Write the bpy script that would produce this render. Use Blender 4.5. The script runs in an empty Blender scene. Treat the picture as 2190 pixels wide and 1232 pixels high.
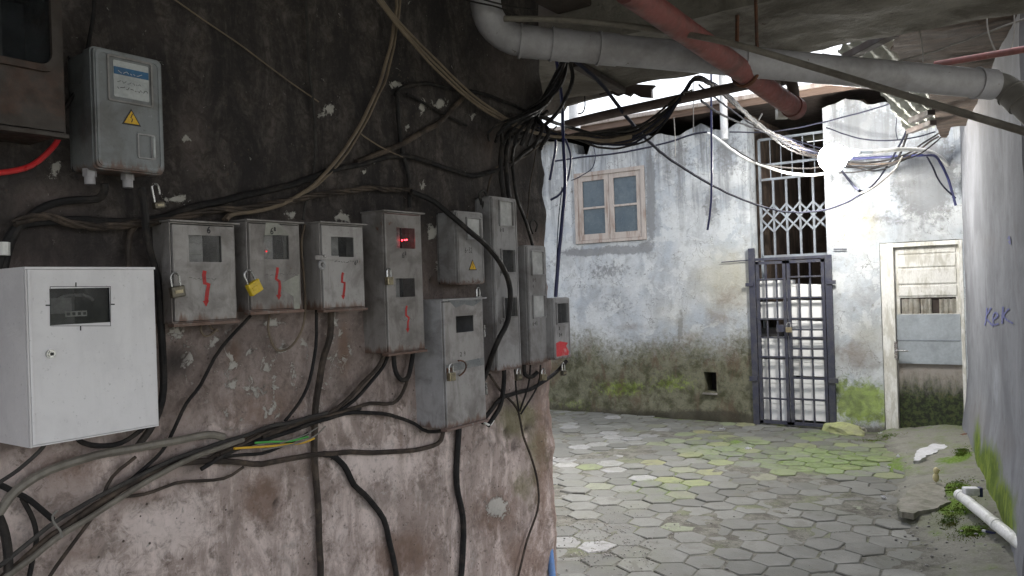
import bpy, bmesh, math, random
from mathutils import Vector, Matrix, noise
random.seed(7)
R = math.radians
# ------------------------------------------------------------------ camera, world, sun, exposure
# world axes: +X runs along the far house to the right, +Y runs along the meter wall into the yard, z = 0 is the paving
sc = bpy.context.scene
FPX = 1700.0; ROLL = math.atan(.033); EYE = Vector((0, 0, 1.6))
YAW = R(35.2)
FW = Vector((-math.sin(YAW), math.cos(YAW), 0)); R0 = Vector((math.cos(YAW), math.sin(YAW), 0)); U0 = Vector((0, 0, 1))
CX = R0*math.cos(ROLL) - U0*math.sin(ROLL); CY = R0*math.sin(ROLL) + U0*math.cos(ROLL)
cd = bpy.data.cameras.new('camera'); cam = bpy.data.objects.new('camera', cd); sc.collection.objects.link(cam)
cd.sensor_width = 36; cd.lens = 36*FPX/2190; cd.clip_start = .05; cd.clip_end = 2000
m = Matrix((CX, CY, -FW)).transposed().to_4x4(); m.translation = EYE; cam.matrix_world = m
sc.camera = cam
w = bpy.data.worlds.new('World'); sc.world = w; w.use_nodes = True
nt = w.node_tree; nt.nodes.clear()
SUN_EL, SUN_AZ = R(58), R(40)
sk = nt.nodes.new('ShaderNodeTexSky'); sk.sky_type = 'NISHITA'; sk.sun_disc = False; sk.sun_elevation = SUN_EL; sk.sun_rotation = SUN_AZ
sk.air_density = 1.0; sk.dust_density = 4.0; sk.ozone_density = 1.0
hs = nt.nodes.new('ShaderNodeHueSaturation'); hs.inputs['Saturation'].default_value = .3
bg = nt.nodes.new('ShaderNodeBackground'); bg.inputs['Strength'].default_value = .15
wo = nt.nodes.new('ShaderNodeOutputWorld')
nt.links.new(sk.outputs[0], hs.inputs['Color']); nt.links.new(hs.outputs[0], bg.inputs[0]); nt.links.new(bg.outputs[0], wo.inputs[0])
sd = bpy.data.lights.new('sun', 'SUN'); sd.energy = .6; sd.angle = R(35); sd.color = (1, .97, .93)
so = bpy.data.objects.new('sun', sd); sc.collection.objects.link(so)
# light comes from the azimuth of the sky's sun
sdir = Vector((math.sin(SUN_AZ)*math.cos(SUN_EL), math.cos(SUN_AZ)*math.cos(SUN_EL), math.sin(SUN_EL)))
so.rotation_euler = sdir.to_track_quat('Z', 'Y').to_euler()
sc.view_settings.view_transform = 'Standard'; sc.view_settings.look = 'None'; sc.view_settings.gamma = 1
sc.view_settings.exposure = 1.8
sc.cycles.max_bounces = 8; sc.cycles.diffuse_bounces = 5; sc.cycles.transparent_max_bounces = 12
# ------------------------------------------------------------------ sight lines -> points on real surfaces
def ray(px, py): return FW + CX*((px-1095)/FPX) - CY*((py-616)/FPX)
LWX = -1.9; BWY = 8.78
def hx(px, py, off=0): d = ray(px, py); return EYE + d*((LWX+off)/d.x)          # on the meter wall
def hy(px, py, y=BWY): d = ray(px, py); return EYE + d*(y/d.y)                   # on a plane parallel to the far house
def hz(px, py, z=0): d = ray(px, py); return EYE + d*((z-EYE.z)/d.z)             # on a level plane
def dp(px, py, s): return EYE + ray(px, py)*s                                    # s metres ahead
RW0 = Vector((-.87, 8.9, 0)); RWD = Vector((.158, -.988, 0)).normalized(); RWN = Vector((.988, .158, 0)).normalized()
def hr(px, py, off=0): d = ray(px, py); return EYE + d*(((RW0-EYE).dot(RWN)-off)/d.dot(RWN))
def proj(p):
    v = p-EYE; f = v.dot(FW)
    if f < .05: return (-9999, -9999)
    return (1095+FPX*v.dot(CX)/f, 616-FPX*v.dot(CY)/f)
# ------------------------------------------------------------------ materials
def N(nt, t, **k):
    n = nt.nodes.new('ShaderNode'+t)
    for a, v in k.items():
        if a in n.inputs: n.inputs[a].default_value = v
        else: setattr(n, a, v)
    return n
def newmat(name):
    m = bpy.data.materials.new(name); m.use_nodes = True
    return m, m.node_tree, m.node_tree.nodes['Principled BSDF']
def noisef(nt, vec, scale, detail=5, rough=.6, dist=0):
    n = N(nt, 'TexNoise', Scale=scale, Detail=detail, Roughness=rough, Distortion=dist); nt.links.new(vec, n.inputs['Vector']); return n.outputs['Fac']
def ramp(nt, v, a, b, lo=0., hi=1.):
    n = N(nt, 'MapRange'); n.interpolation_type = 'SMOOTHSTEP'
    n.inputs[1].default_value = a; n.inputs[2].default_value = b; n.inputs[3].default_value = lo; n.inputs[4].default_value = hi
    nt.links.new(v, n.inputs[0]); return n.outputs[0]
def mixc(nt, f, a, b, mode='MIX'):
    n = N(nt, 'Mix', data_type='RGBA', blend_type=mode)
    for s, v in ((0, f), (6, a), (7, b)):
        if isinstance(v, (int, float)): n.inputs[s].default_value = v
        elif isinstance(v, tuple): n.inputs[s].default_value = (*v, 1)
        else: nt.links.new(v, n.inputs[s])
    return n.outputs[2]
def mth(nt, op, a, b=None):
    n = N(nt, 'Math', operation=op)
    for s, v in ((0, a), (1, b)):
        if v is None: continue
        if isinstance(v, (int, float)): n.inputs[s].default_value = v
        else: nt.links.new(v, n.inputs[s])
    return n.outputs[0]
def bump(nt, h, st, dist, bs, prev=None):
    n = N(nt, 'Bump', Strength=st, Distance=dist); nt.links.new(h, n.inputs['Height'])
    if prev: nt.links.new(prev, n.inputs['Normal'])
    nt.links.new(n.outputs[0], bs.inputs['Normal']); return n.outputs[0]
def dirty(name, c, c2, sc_=6, rough=.6, metal=0, lo=.42, hi=.68, bmp=.15, bd=.002, speck=None, spec=.5, bsc=60, alpha=None, stretch=None):
    m, t, b = newmat(name); tc = N(t, 'TexCoord').outputs['Object']
    if stretch:
        mp = N(t, 'Mapping'); mp.inputs['Scale'].default_value = stretch; t.links.new(tc, mp.inputs['Vector']); tc = mp.outputs[0]
    f = ramp(t, noisef(t, tc, sc_, 8, .65, .3), lo, hi)
    col = mixc(t, f, c, c2)
    col = mixc(t, ramp(t, noisef(t, tc, sc_*7, 4, .7), .3, .7, 0, .35), col, tuple(x*.55 for x in c))
    if speck:
        s = ramp(t, noisef(t, tc, sc_*5, 6, .7), .66, .7); col = mixc(t, s, col, speck)
    t.links.new(col, b.inputs['Base Color'])
    b.inputs['Roughness'].default_value = rough; b.inputs['Metallic'].default_value = metal; b.inputs['Specular IOR Level'].default_value = spec
    t.links.new(ramp(t, noisef(t, tc, sc_*3, 4), .3, .75, max(.05, rough-.15), min(1, rough+.2)), b.inputs['Roughness'])
    if alpha is not None: b.inputs['Alpha'].default_value = alpha
    bump(t, noisef(t, tc, bsc, 5, .7), bmp, bd, b)
    return m
def emis(name, c, s):
    m, t, b = newmat(name); b.inputs['Base Color'].default_value = (*c, 1); b.inputs['Emission Color'].default_value = (*c, 1); b.inputs['Emission Strength'].default_value = s; return m
M = {}
def mat_box(name, c, dirt, rough, metal, rust, streak=.6):
    m, t, b = newmat(name); tc = N(t, 'TexCoord').outputs['Object']; wp = N(t, 'NewGeometry').outputs['Position']
    mp = N(t, 'Mapping'); mp.inputs['Scale'].default_value = (1, 1, .13); t.links.new(wp, mp.inputs['Vector']); sx = N(t, 'SeparateXYZ'); t.links.new(tc, sx.inputs[0])
    n1 = noisef(t, wp, 9, 9, .65, .4); n2 = noisef(t, mp.outputs[0], 38, 8, .7); n3 = noisef(t, wp, 110, 5, .7); n4 = noisef(t, wp, 30, 9, .75)
    k = mixc(t, ramp(t, n1, .42, .66), c, dirt); k = mixc(t, ramp(t, n2, .5, .68, 0, streak), k, dirt)
    k = mixc(t, ramp(t, n3, .6, .72, 0, .5), k, tuple(x*.45 for x in dirt)); k = mixc(t, ramp(t, n4, .64, .67, 0, .55), k, tuple(min(.8, x*1.5) for x in c))
    low = ramp(t, mth(t, 'ADD', sx.outputs[2], mth(t, 'MULTIPLY', mth(t, 'SUBTRACT', n2, .5), .12)), .022, -.002)
    if rust: k = mixc(t, mth(t, 'MULTIPLY', low, .8), k, (.13, .06, .035)); k = mixc(t, ramp(t, mth(t, 'ADD', n4, mth(t, 'MULTIPLY', n1, .4)), .86, .9, 0, rust), k, (.15, .06, .035))
    rn = N(t, 'ObjectInfo').outputs['Random']; k = mixc(t, 1., k, mixc(t, rn, (.80, .78, .76), (1.12, 1.12, 1.12)), 'MULTIPLY')
    t.links.new(k, b.inputs['Base Color']); b.inputs['Metallic'].default_value = metal; t.links.new(ramp(t, n4, .3, .7, rough-.12, rough+.25), b.inputs['Roughness'])
    bn = bump(t, n1, .35, .012, b); bump(t, n3, .25, .0012, b, bn); return m
M['box_grey'] = mat_box('box_grey', (.33, .315, .312), (.185, .17, .165), .45, .15, .9)
M['box_blue'] = mat_box('box_blue_grey', (.235, .255, .275), (.16, .165, .17), .38, 0, .15, .4)
M['box_grey_light'] = mat_box('box_grey_light', (.43, .43, .455), (.28, .275, .285), .5, .05, .4)
M['box_plastic'] = mat_box('box_plastic', (.34, .335, .345), (.21, .20, .20), .42, 0, .3)
M['box_white'] = mat_box('box_white', (.73, .72, .75), (.66, .65, .68), .45, 0, 0, .55)
M['box_rust'] = dirty('box_rust', (.045, .035, .03), (.07, .04, .03), 9, .6, .1, .45, .6, .4, .003)
M['dark_in'] = dirty('dark_inside', (.02, .02, .022), (.035, .03, .03), 9, .8)
M['meter'] = dirty('meter_grey', (.40, .40, .40), (.26, .255, .25), 12, .5)
M['meter_dark'] = dirty('meter_dark', (.05, .05, .055), (.09, .085, .08), 12, .4)
M['counter'] = dirty('counter_white', (.6, .6, .58), (.45, .44, .42), 30, .5)
def glass(name, c, a, r):
    m, t, b = newmat(name); b.inputs['Base Color'].default_value = (*c, 1); b.inputs['Roughness'].default_value = r
    tc = N(t, 'TexCoord').outputs['Object']
    t.links.new(ramp(t, noisef(t, tc, 14, 5), .35, .75, a*.6, min(1, a*1.7)), b.inputs['Alpha']); return m
M['pane'] = glass('dusty_pane', (.10, .10, .10), .22, .15)
M['pane_milky'] = glass('milky_pane', (.62, .62, .62), .95, .3)
M['pane_dark'] = glass('dark_pane', (.03, .035, .04), .3, .1)
M['black'] = dirty('cable_black', (.016, .015, .016), (.055, .046, .04), 14, .7, 0, .45, .72, .15, .001, None, .25)
M['brown_black'] = dirty('cable_dusty', (.04, .032, .028), (.115, .088, .07), 12, .75, 0, .42, .66, .15, .001, None, .25)
M['grey_cable'] = dirty('cable_grey', (.045, .042, .042), (.08, .075, .07), 12, .85, 0, .4, .7, .1, .001, None, .15)
M['conduit'] = dirty('conduit_grey', (.22, .2, .17), (.12, .105, .09), 14, .6, 0, .4, .7, .15, .001)
M['tan'] = dirty('cable_tan', (.20, .155, .11), (.12, .09, .07), 12, .7, 0, .4, .7, .1, .001)
M['pale_cable'] = dirty('cable_pale', (.26, .25, .23), (.17, .16, .15), 12, .8, 0, .4, .7, .05, .001, None, .2)
M['white_cable'] = dirty('cable_white', (.8, .8, .78), (.6, .6, .57), 12, .5, 0, .4, .8, .05, .001)
M['blue_cable'] = dirty('cable_blue', (.018, .022, .095), (.03, .035, .12), 12, .45, 0, .4, .7, .05, .001)
M['slate_cable'] = dirty('cable_slate', (.022, .024, .04), (.04, .04, .052), 12, .85, 0, .4, .7, .05, .001, None, .12)
M['hose'] = dirty('hose_blue', (.10, .22, .5), (.2, .3, .5), 9, .45, 0, .4, .7, .05, .001)
M['red'] = dirty('cable_red', (.6, .03, .03), (.45, .02, .03), 9, .4, 0, .4, .7, .05, .001)
M['green_w'] = dirty('wire_green', (.08, .4, .08), (.1, .3, .08), 9, .5)
M['yellow_w'] = dirty('wire_yellow', (.75, .45, .04), (.6, .35, .05), 9, .5)
M['pvc'] = dirty('pvc_grey', (.42, .41, .445), (.25, .235, .24), 5, .5, 0, .42, .72, .1, .002, (.12, .1, .08))
M['pvc_dark'] = dirty('pvc_dark', (.2, .19, .18), (.14, .13, .12), 5, .6)
M['pvc_white'] = dirty('pvc_white', (.75, .75, .74), (.5, .5, .45), 10, .5, 0, .45, .7, .15, .002, (.2, .2, .16))
M['pipe_red'] = dirty('pipe_red', (.25, .085, .08), (.14, .065, .06), 9, .55, 0, .4, .65, .2, .002, (.3, .22, .18))
M['pipe_iron'] = dirty('pipe_iron', (.13, .10, .09), (.08, .06, .055), 9, .6, .1, .4, .65, .2, .002)
M['steel'] = dirty('steel', (.5, .5, .5), (.3, .28, .26), 20, .3, .9, .45, .7)
M['lock_brass'] = dirty('lock_brass', (.36, .31, .2), (.22, .19, .14), 30, .4, .6)
M['lock_yellow'] = dirty('lock_yellow', (.75, .52, .02), (.55, .38, .02), 22, .4, 0)
M['lock_dark'] = dirty('lock_dark', (.1, .09, .075), (.16, .14, .1), 22, .4, .5)
M['rust'] = dirty('rusty_iron', (.16, .07, .04), (.08, .05, .04), 22, .8, .2, .4, .6, .4, .002)
M['ink'] = dirty('black_ink', (.015, .015, .02), (.04, .04, .04), 50, .7)
M['ink_faint'] = dirty('faint_ink', (.07, .065, .065), (.13, .12, .12), 90, .8)
M['ink_blue'] = dirty('blue_ink', (.07, .08, .25), (.16, .17, .32), 40, .8, 0, .4, .7)
M['paint_red'] = dirty('red_paint', (.5, .02, .02), (.35, .03, .03), 40, .6)
M['sticker_red'] = dirty('red_sticker', (.62, .05, .06), (.6, .3, .3), 30, .6, 0, .55, .72)
M['sticker'] = dirty('label_paper', (.5, .52, .53), (.36, .38, .4), 20, .5)
M['sticker_blue'] = dirty('label_blue', (.03, .13, .28), (.04, .1, .2), 20, .5)
M['warn'] = dirty('warning_yellow', (.75, .45, .02), (.6, .35, .03), 40, .5)
M['warn_edge'] = dirty('warning_black', (.02, .02, .02), (.04, .03, .03), 40, .5)
M['tape'] = dirty('grey_tape', (.17, .18, .19), (.24, .24, .24), 20, .4)
M['paint_patch'] = dirty('pale_primer', (.34, .34, .30), (.25, .24, .22), 15, .6)
M['led'] = emis('red_led', (1, .02, .03), 14)
M['led_dim'] = emis('dim_red_led', (.8, .02, .03), .6)
M['render_blue'] = dirty('pale_blue_render', (.62, .66, .74), (.5, .53, .6), 4, .9)
M['concrete_dark'] = dirty('grimy_shaded_concrete', (.075, .062, .055), (.04, .032, .028), 2.2, .95, 0, .35, .65, .6, .01, None, .2, 25)  # grimy concrete, darkened further to paint in the shade of ceiling and rooms
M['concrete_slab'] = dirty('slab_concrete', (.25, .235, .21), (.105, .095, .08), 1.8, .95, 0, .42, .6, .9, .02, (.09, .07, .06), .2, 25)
M['soffit_brown'] = dirty('weathered_board', (.17, .125, .10), (.08, .065, .055), 4, .9, 0, .35, .6, .7, .01, (.28, .26, .22), .2, 30, None, (1, 3, 1))
M['wood_brown'] = dirty('brown_timber', (.19, .135, .11), (.10, .07, .055), 5, .8, 0, .4, .65, .3, .003, None, .2, 40, None, (.3, 1, 3))
M['wood_dark'] = dirty('dark_timber', (.06, .045, .04), (.035, .03, .028), 5, .85)
M['wood_pale'] = dirty('pale_timber', (.47, .42, .39), (.27, .20, .165), 6, .75, 0, .45, .7, .3, .002, (.25, .15, .11), .3, 60, None, (3, 1, .5))
M['corr'] = dirty('corrugated_sheet', (.40, .41, .37), (.28, .28, .24), 6, .95, 0, .42, .7, .1, .002)
M['gate_dark'] = dirty('gate_paint_dark', (.045, .048, .075), (.08, .08, .09), 12, .5, .1, .4, .65, .2, .001, (.10, .06, .04))
M['gate_pale'] = dirty('grille_paint', (.27, .30, .34), (.2, .21, .225), 9, .5, 0, .4, .7)
mc_, tc_, bc_ = newmat('white_carton'); bc_.inputs['Base Color'].default_value = (.93, .93, .93, 1); bc_.inputs['Roughness'].default_value = .7; M['carton'] = mc_
M['door_white'] = dirty('white_door_paint', (.80, .79, .76), (.55, .53, .47), 7, .6, 0, .45, .62, .3, .002, (.25, .2, .15), .3, 50, None, (2, 1, .6))
M['zinc'] = dirty('zinc_sheet', (.42, .46, .50), (.32, .35, .38), 5, .5, .25, .4, .7, .1, .001)
M['rag'] = dirty('cloth_rag', (.7, .68, .62), (.45, .4, .32), 9, .9, 0, .4, .65, .5, .006)
M['window_blue'] = dirty('window_film', (.055, .085, .115), (.11, .145, .17), 6, .12, 0, .4, .75, .03, .001)
M['slab_stone'] = dirty('broken_concrete', (.27, .255, .22), (.16, .16, .12), 9, .95, 0, .4, .65, .6, .006, (.12, .11, .09), .2, 50)
M['stone_green'] = dirty('mossy_stone', (.36, .38, .18), (.25, .25, .16), 7, .95, 0, .4, .7, .6, .008, None, .2, 40)
M['stone_white'] = dirty('limewashed_stone', (.58, .58, .6), (.42, .42, .42), 9, .95, 0, .4, .7, .6, .006, None, .2, 40)
M['plastic_yellow'] = dirty('aged_foam', (.62, .55, .3), (.55, .45, .3), 20, .7)
M['moss'] = dirty('moss', (.10, .17, .03), (.16, .15, .04), 12, 1, 0, .4, .65, 1, .01, None, .1, 80)
M['litter'] = dirty('paper_scrap', (.75, .75, .78), (.55, .55, .55), 20, .8)
M['gravel'] = dirty('gravel', (.22, .21, .2), (.36, .35, .33), 60, .95)
M['sky_post'] = dirty('white_post', (.72, .73, .75), (.5, .5, .5), 6, .6)
M['lamp_emit'] = emis('lamp_light', (1, .97, .90), 88)
# ------------------------------------------------------------------ mesh helpers
col = sc.collection
def link(name, me, mat=None, parent=None, loc=None, rot=None):
    o = bpy.data.objects.new(name, me); col.objects.link(o)
    if mat: me.materials.append(M[mat] if isinstance(mat, str) else mat)
    if parent: o.parent = parent
    if loc is not None: o.location = loc
    if rot is not None: o.rotation_euler = rot
    return o
def fin(bm, name, mat=None, parent=None, loc=None, rot=None, smooth=False):
    me = bpy.data.meshes.new(name); bmesh.ops.recalc_face_normals(bm, faces=bm.faces[:]); bm.to_mesh(me); bm.free()
    if smooth:
        for p in me.polygons: p.use_smooth = True
        try: me.set_sharp_from_angle(angle=R(40))
        except Exception: pass
    return link(name, me, mat, parent, loc, rot)
def tag(o, label=None, cat=None, group=None, kind=None):
    for k, v in (('label', label), ('category', cat), ('group', group), ('kind', kind)):
        if v: o[k] = v
    return o
def thing(name, label, cat, loc, rz=0, group=None):
    o = bpy.data.objects.new(name, None); col.objects.link(o); o.location = loc; o.rotation_euler = (0, 0, rz); o.empty_display_size = .05
    return tag(o, label, cat, group)
def bx(bm, x0, x1, y0, y1, z0, z1, bev=0, mtx=None):
    r = bmesh.ops.create_cube(bm, size=1); vs = r['verts']
    for v in vs: v.co = Vector(((x0+x1)/2+v.co.x*(x1-x0), (y0+y1)/2+v.co.y*(y1-y0), (z0+z1)/2+v.co.z*(z1-z0)))
    if bev:
        es = list({e for v in vs for e in v.link_edges}); r2 = bmesh.ops.bevel(bm, geom=es, offset=bev, segments=2, affect='EDGES', profile=.6)
        vs = list({v for f in r2['faces'] for v in f.verts} | {v for v in vs if v.is_valid})
    if mtx:
        for v in vs: v.co = mtx @ v.co
    return vs
def box(name, mat, parent, x0, x1, y0, y1, z0, z1, bev=0, smooth=False):
    bm = bmesh.new(); bx(bm, x0, x1, y0, y1, z0, z1, bev); return fin(bm, name, mat, parent, smooth=smooth)
def plate_bm(bm, outer, holes, y0, y1):                       # outline in x,z with holes, thickness y0..y1
    es = []; allv = []
    for lp in [outer]+list(holes):
        vs = [bm.verts.new((x, y0, z)) for x, z in lp]; allv += vs
        es += [bm.edges.new((vs[i], vs[(i+1) % len(vs)])) for i in range(len(vs))]
    r = bmesh.ops.triangle_fill(bm, use_beauty=True, use_dissolve=False, edges=es)
    fs = [g for g in r['geom'] if isinstance(g, bmesh.types.BMFace)]
    r = bmesh.ops.extrude_face_region(bm, geom=fs)
    for v in r['geom']:
        if isinstance(v, bmesh.types.BMVert): v.co.y += y1-y0
def plate(name, mat, parent, outer, holes, y0, y1, **k):
    bm = bmesh.new(); plate_bm(bm, outer, holes, y0, y1); return fin(bm, name, mat, parent, **k)
def rr(x0, x1, z0, z1, r=0, n=4):
    if r <= 0: return [(x0, z0), (x1, z0), (x1, z1), (x0, z1)]
    o = []
    for cx, cz, a in ((x1-r, z0+r, -90), (x1-r, z1-r, 0), (x0+r, z1-r, 90), (x0+r, z0+r, 180)):
        for k in range(n+1): t = R(a+90*k/n); o.append((cx+r*math.cos(t), cz+r*math.sin(t)))
    return o
def spline(pts, step=.03):
    if len(pts) < 3:
        a, b = pts[0], pts[-1]; n = max(2, int((b-a).length/step)); return [a.lerp(b, i/n) for i in range(n+1)]
    P = [pts[0]*2-pts[1]]+list(pts)+[pts[-1]*2-pts[-2]]; out = []
    for i in range(1, len(P)-2):
        n = max(3, min(14, int((P[i+1]-P[i]).length/step)))
        for k in range(n):
            t = k/n; a, b, c, d = P[i-1], P[i], P[i+1], P[i+2]
            out.append(.5*((2*b)+(c-a)*t+(2*a-5*b+4*c-d)*t*t+(3*b-a-3*c+d)*t*t*t))
    out.append(pts[-1]); return out
def tube(bm, pts, r, n=8, cap=True):
    rings = []; up = None
    rr_ = r if callable(r) else (lambda t: r)
    for i, p in enumerate(pts):
        t = (pts[min(i+1, len(pts)-1)]-pts[max(i-1, 0)])
        if t.length < 1e-9: t = Vector((0, 0, 1))
        t.normalize()
        if up is None: up = t.orthogonal().normalized()
        up = (up-t*up.dot(t)); up = up.normalized() if up.length > 1e-6 else t.orthogonal().normalized()
        s = t.cross(up); rad = rr_(i/max(1, len(pts)-1))
        rings.append([bm.verts.new(p+(up*math.cos(2*math.pi*k/n)+s*math.sin(2*math.pi*k/n))*rad) for k in range(n)])
    for a, b in zip(rings, rings[1:]):
        for k in range(n): bm.faces.new((a[k], a[(k+1) % n], b[(k+1) % n], b[k]))
    if cap: bm.faces.new(rings[0][::-1]); bm.faces.new(rings[-1])
def wob(pts, amp, seed, fr=9):
    o = []
    for p in pts:
        q = p*fr+Vector((seed*7.3, seed*3.1, 0)); o.append(p+Vector((noise.noise(q)*.4, noise.noise(q+Vector((9, 3, 1))), noise.noise(q+Vector((2, 8, 5)))))*amp)
    return o
CN = [0]
def cable(name, label, mat, pts, wpx=None, r=None, group='wires and cables', cat='cable', wobble=.003, n=7, twist=0, lock_ends=True):
    """pts are world points"""
    CN[0] += 1
    if r is None:
        s = sum((p-EYE).dot(FW) for p in pts)/len(pts); r = wpx/2*s/FPX
    c = wob(spline(pts), wobble, CN[0]); bm = bmesh.new(); o = pts[0].copy()
    c = [p-o for p in c]
    if twist:
        for k in range(twist):
            q = []; L = 0
            for i, p in enumerate(c):
                if i: L += (c[i]-c[i-1]).length
                t = (c[min(i+1, len(c)-1)]-c[max(i-1, 0)]).normalized(); a = Vector((1, 0, 0)); a = (a-t*a.dot(t)).normalized(); b = t.cross(a)
                th = L*32+2*math.pi*k/twist; q.append(p+(a*math.cos(th)+b*math.sin(th))*r*.62)
            tube(bm, q, r*.52, 6)
    else: tube(bm, c, r, n)
    return tag(fin(bm, name, mat, None, o, smooth=True), label, cat, group)
def P(seq, off):                                              # px points on the meter wall
    return [hx(q[0], q[1], q[2] if len(q) > 2 else off) for q in seq]
def A(seq, s=None):                                           # px points in the air with distance
    return [dp(q[0], q[1], q[2] if len(q) > 2 else s) for q in seq]
def ribbon_bm(bm, pts, wd, y):                                # flat stroke in x,z at depth y
    L = []
    for i, p in enumerate(pts):
        a = pts[max(i-1, 0)]; b = pts[min(i+1, len(pts)-1)]; dx, dz = b[0]-a[0], b[1]-a[1]; l = math.hypot(dx, dz) or 1
        L.append((bm.verts.new((p[0]-dz/l*wd/2, y, p[1]+dx/l*wd/2)), bm.verts.new((p[0]+dz/l*wd/2, y, p[1]-dx/l*wd/2))))
    for a, b in zip(L, L[1:]): bm.faces.new((a[0], a[1], b[1], b[0]))
GL = {'6': [[(.8, 1), (.4, .8), (.1, .4), (.15, .05), (.6, 0), (.85, .25), (.6, .5), (.2, .35)]], '8': [[(.5, .5), (.15, .75), (.5, 1), (.85, .75), (.5, .5), (.1, .2), (.5, 0), (.9, .2), (.5, .5)]],
      '3': [[(.1, .95), (.6, 1), (.7, .7), (.35, .52), (.8, .4), (.7, .05), (.1, 0)]], '2': [[(.1, .8), (.4, 1), (.8, .8), (.6, .4), (.1, 0), (.9, .05)]], '-': [[(.1, .5), (.8, .5)]],
      '9': [[(.8, .6), (.4, .45), (.15, .75), (.5, 1), (.8, .8), (.75, .3), (.5, 0)]], '4': [[(.5, 1), (.1, .4), (.9, .4)], [(.7, .8), (.65, 0)]], '7': [[(.1, .95), (.85, 1), (.4, 0)]],
      'K': [[(.12, 1), (.15, .5), (.1, 0)], [(.85, .95), (.2, .45), (.9, .02)]], 'e': [[(.12, .38), (.8, .55), (.7, .85), (.35, .8), (.12, .38), (.35, .05), (.85, .12)]], '5': [[(.8, 1), (.2, .95), (.2, .55), (.7, .5), (.75, .1), (.1, 0)]]}
def writing(name, txt, mat, parent, x, z, h, wd, y, asp=.6):
    bm = bmesh.new(); cx = x
    for ch in txt:
        if ch == '^': z += h*.55; h *= .6; continue
        for st in GL.get(ch, []): ribbon_bm(bm, [(v.x, v.z) for v in spline([Vector((cx+a*h*asp, 0, z+b*h)) for a, b in st], h*.12)], wd*1.7, y)
        cx += h*asp*1.25
    return fin(bm, name, mat, parent)
def scribble(name, mat, parent, x0, x1, z, h, wd, y, seed=1, n=14):
    rnd = random.Random(seed); bm = bmesh.new(); k = 0; x = x0
    while x < x1:
        m_ = rnd.randint(2, 4); seg = [(x+(x1-x0)/n*i, z+rnd.uniform(-.5, .5)*h) for i in range(m_)]; ribbon_bm(bm, seg, wd, y); x = seg[-1][0]+(x1-x0)/n*.8
    return fin(bm, name, mat, parent)
def sm(a, b, x):
    t = max(0., min(1., (x-a)/(b-a))); return t*t*(3-2*t)
def blob(px, py, bl):
    v = 0
    for b in bl:
        dx = (px-b[0])/b[2]; dy = (py-b[1])/b[3]; d = dx*dx+dy*dy
        if d < 4: v = max(v, (b[4] if len(b) > 4 else 1)*math.exp(-d*1.1))
    return v
def paint(me, name, fn):
    at = me.color_attributes.new(name, 'FLOAT_COLOR', 'POINT'); buf = []
    for v in me.vertices: buf.extend(fn(v.co))
    at.data.foreach_set('color', buf)
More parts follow.
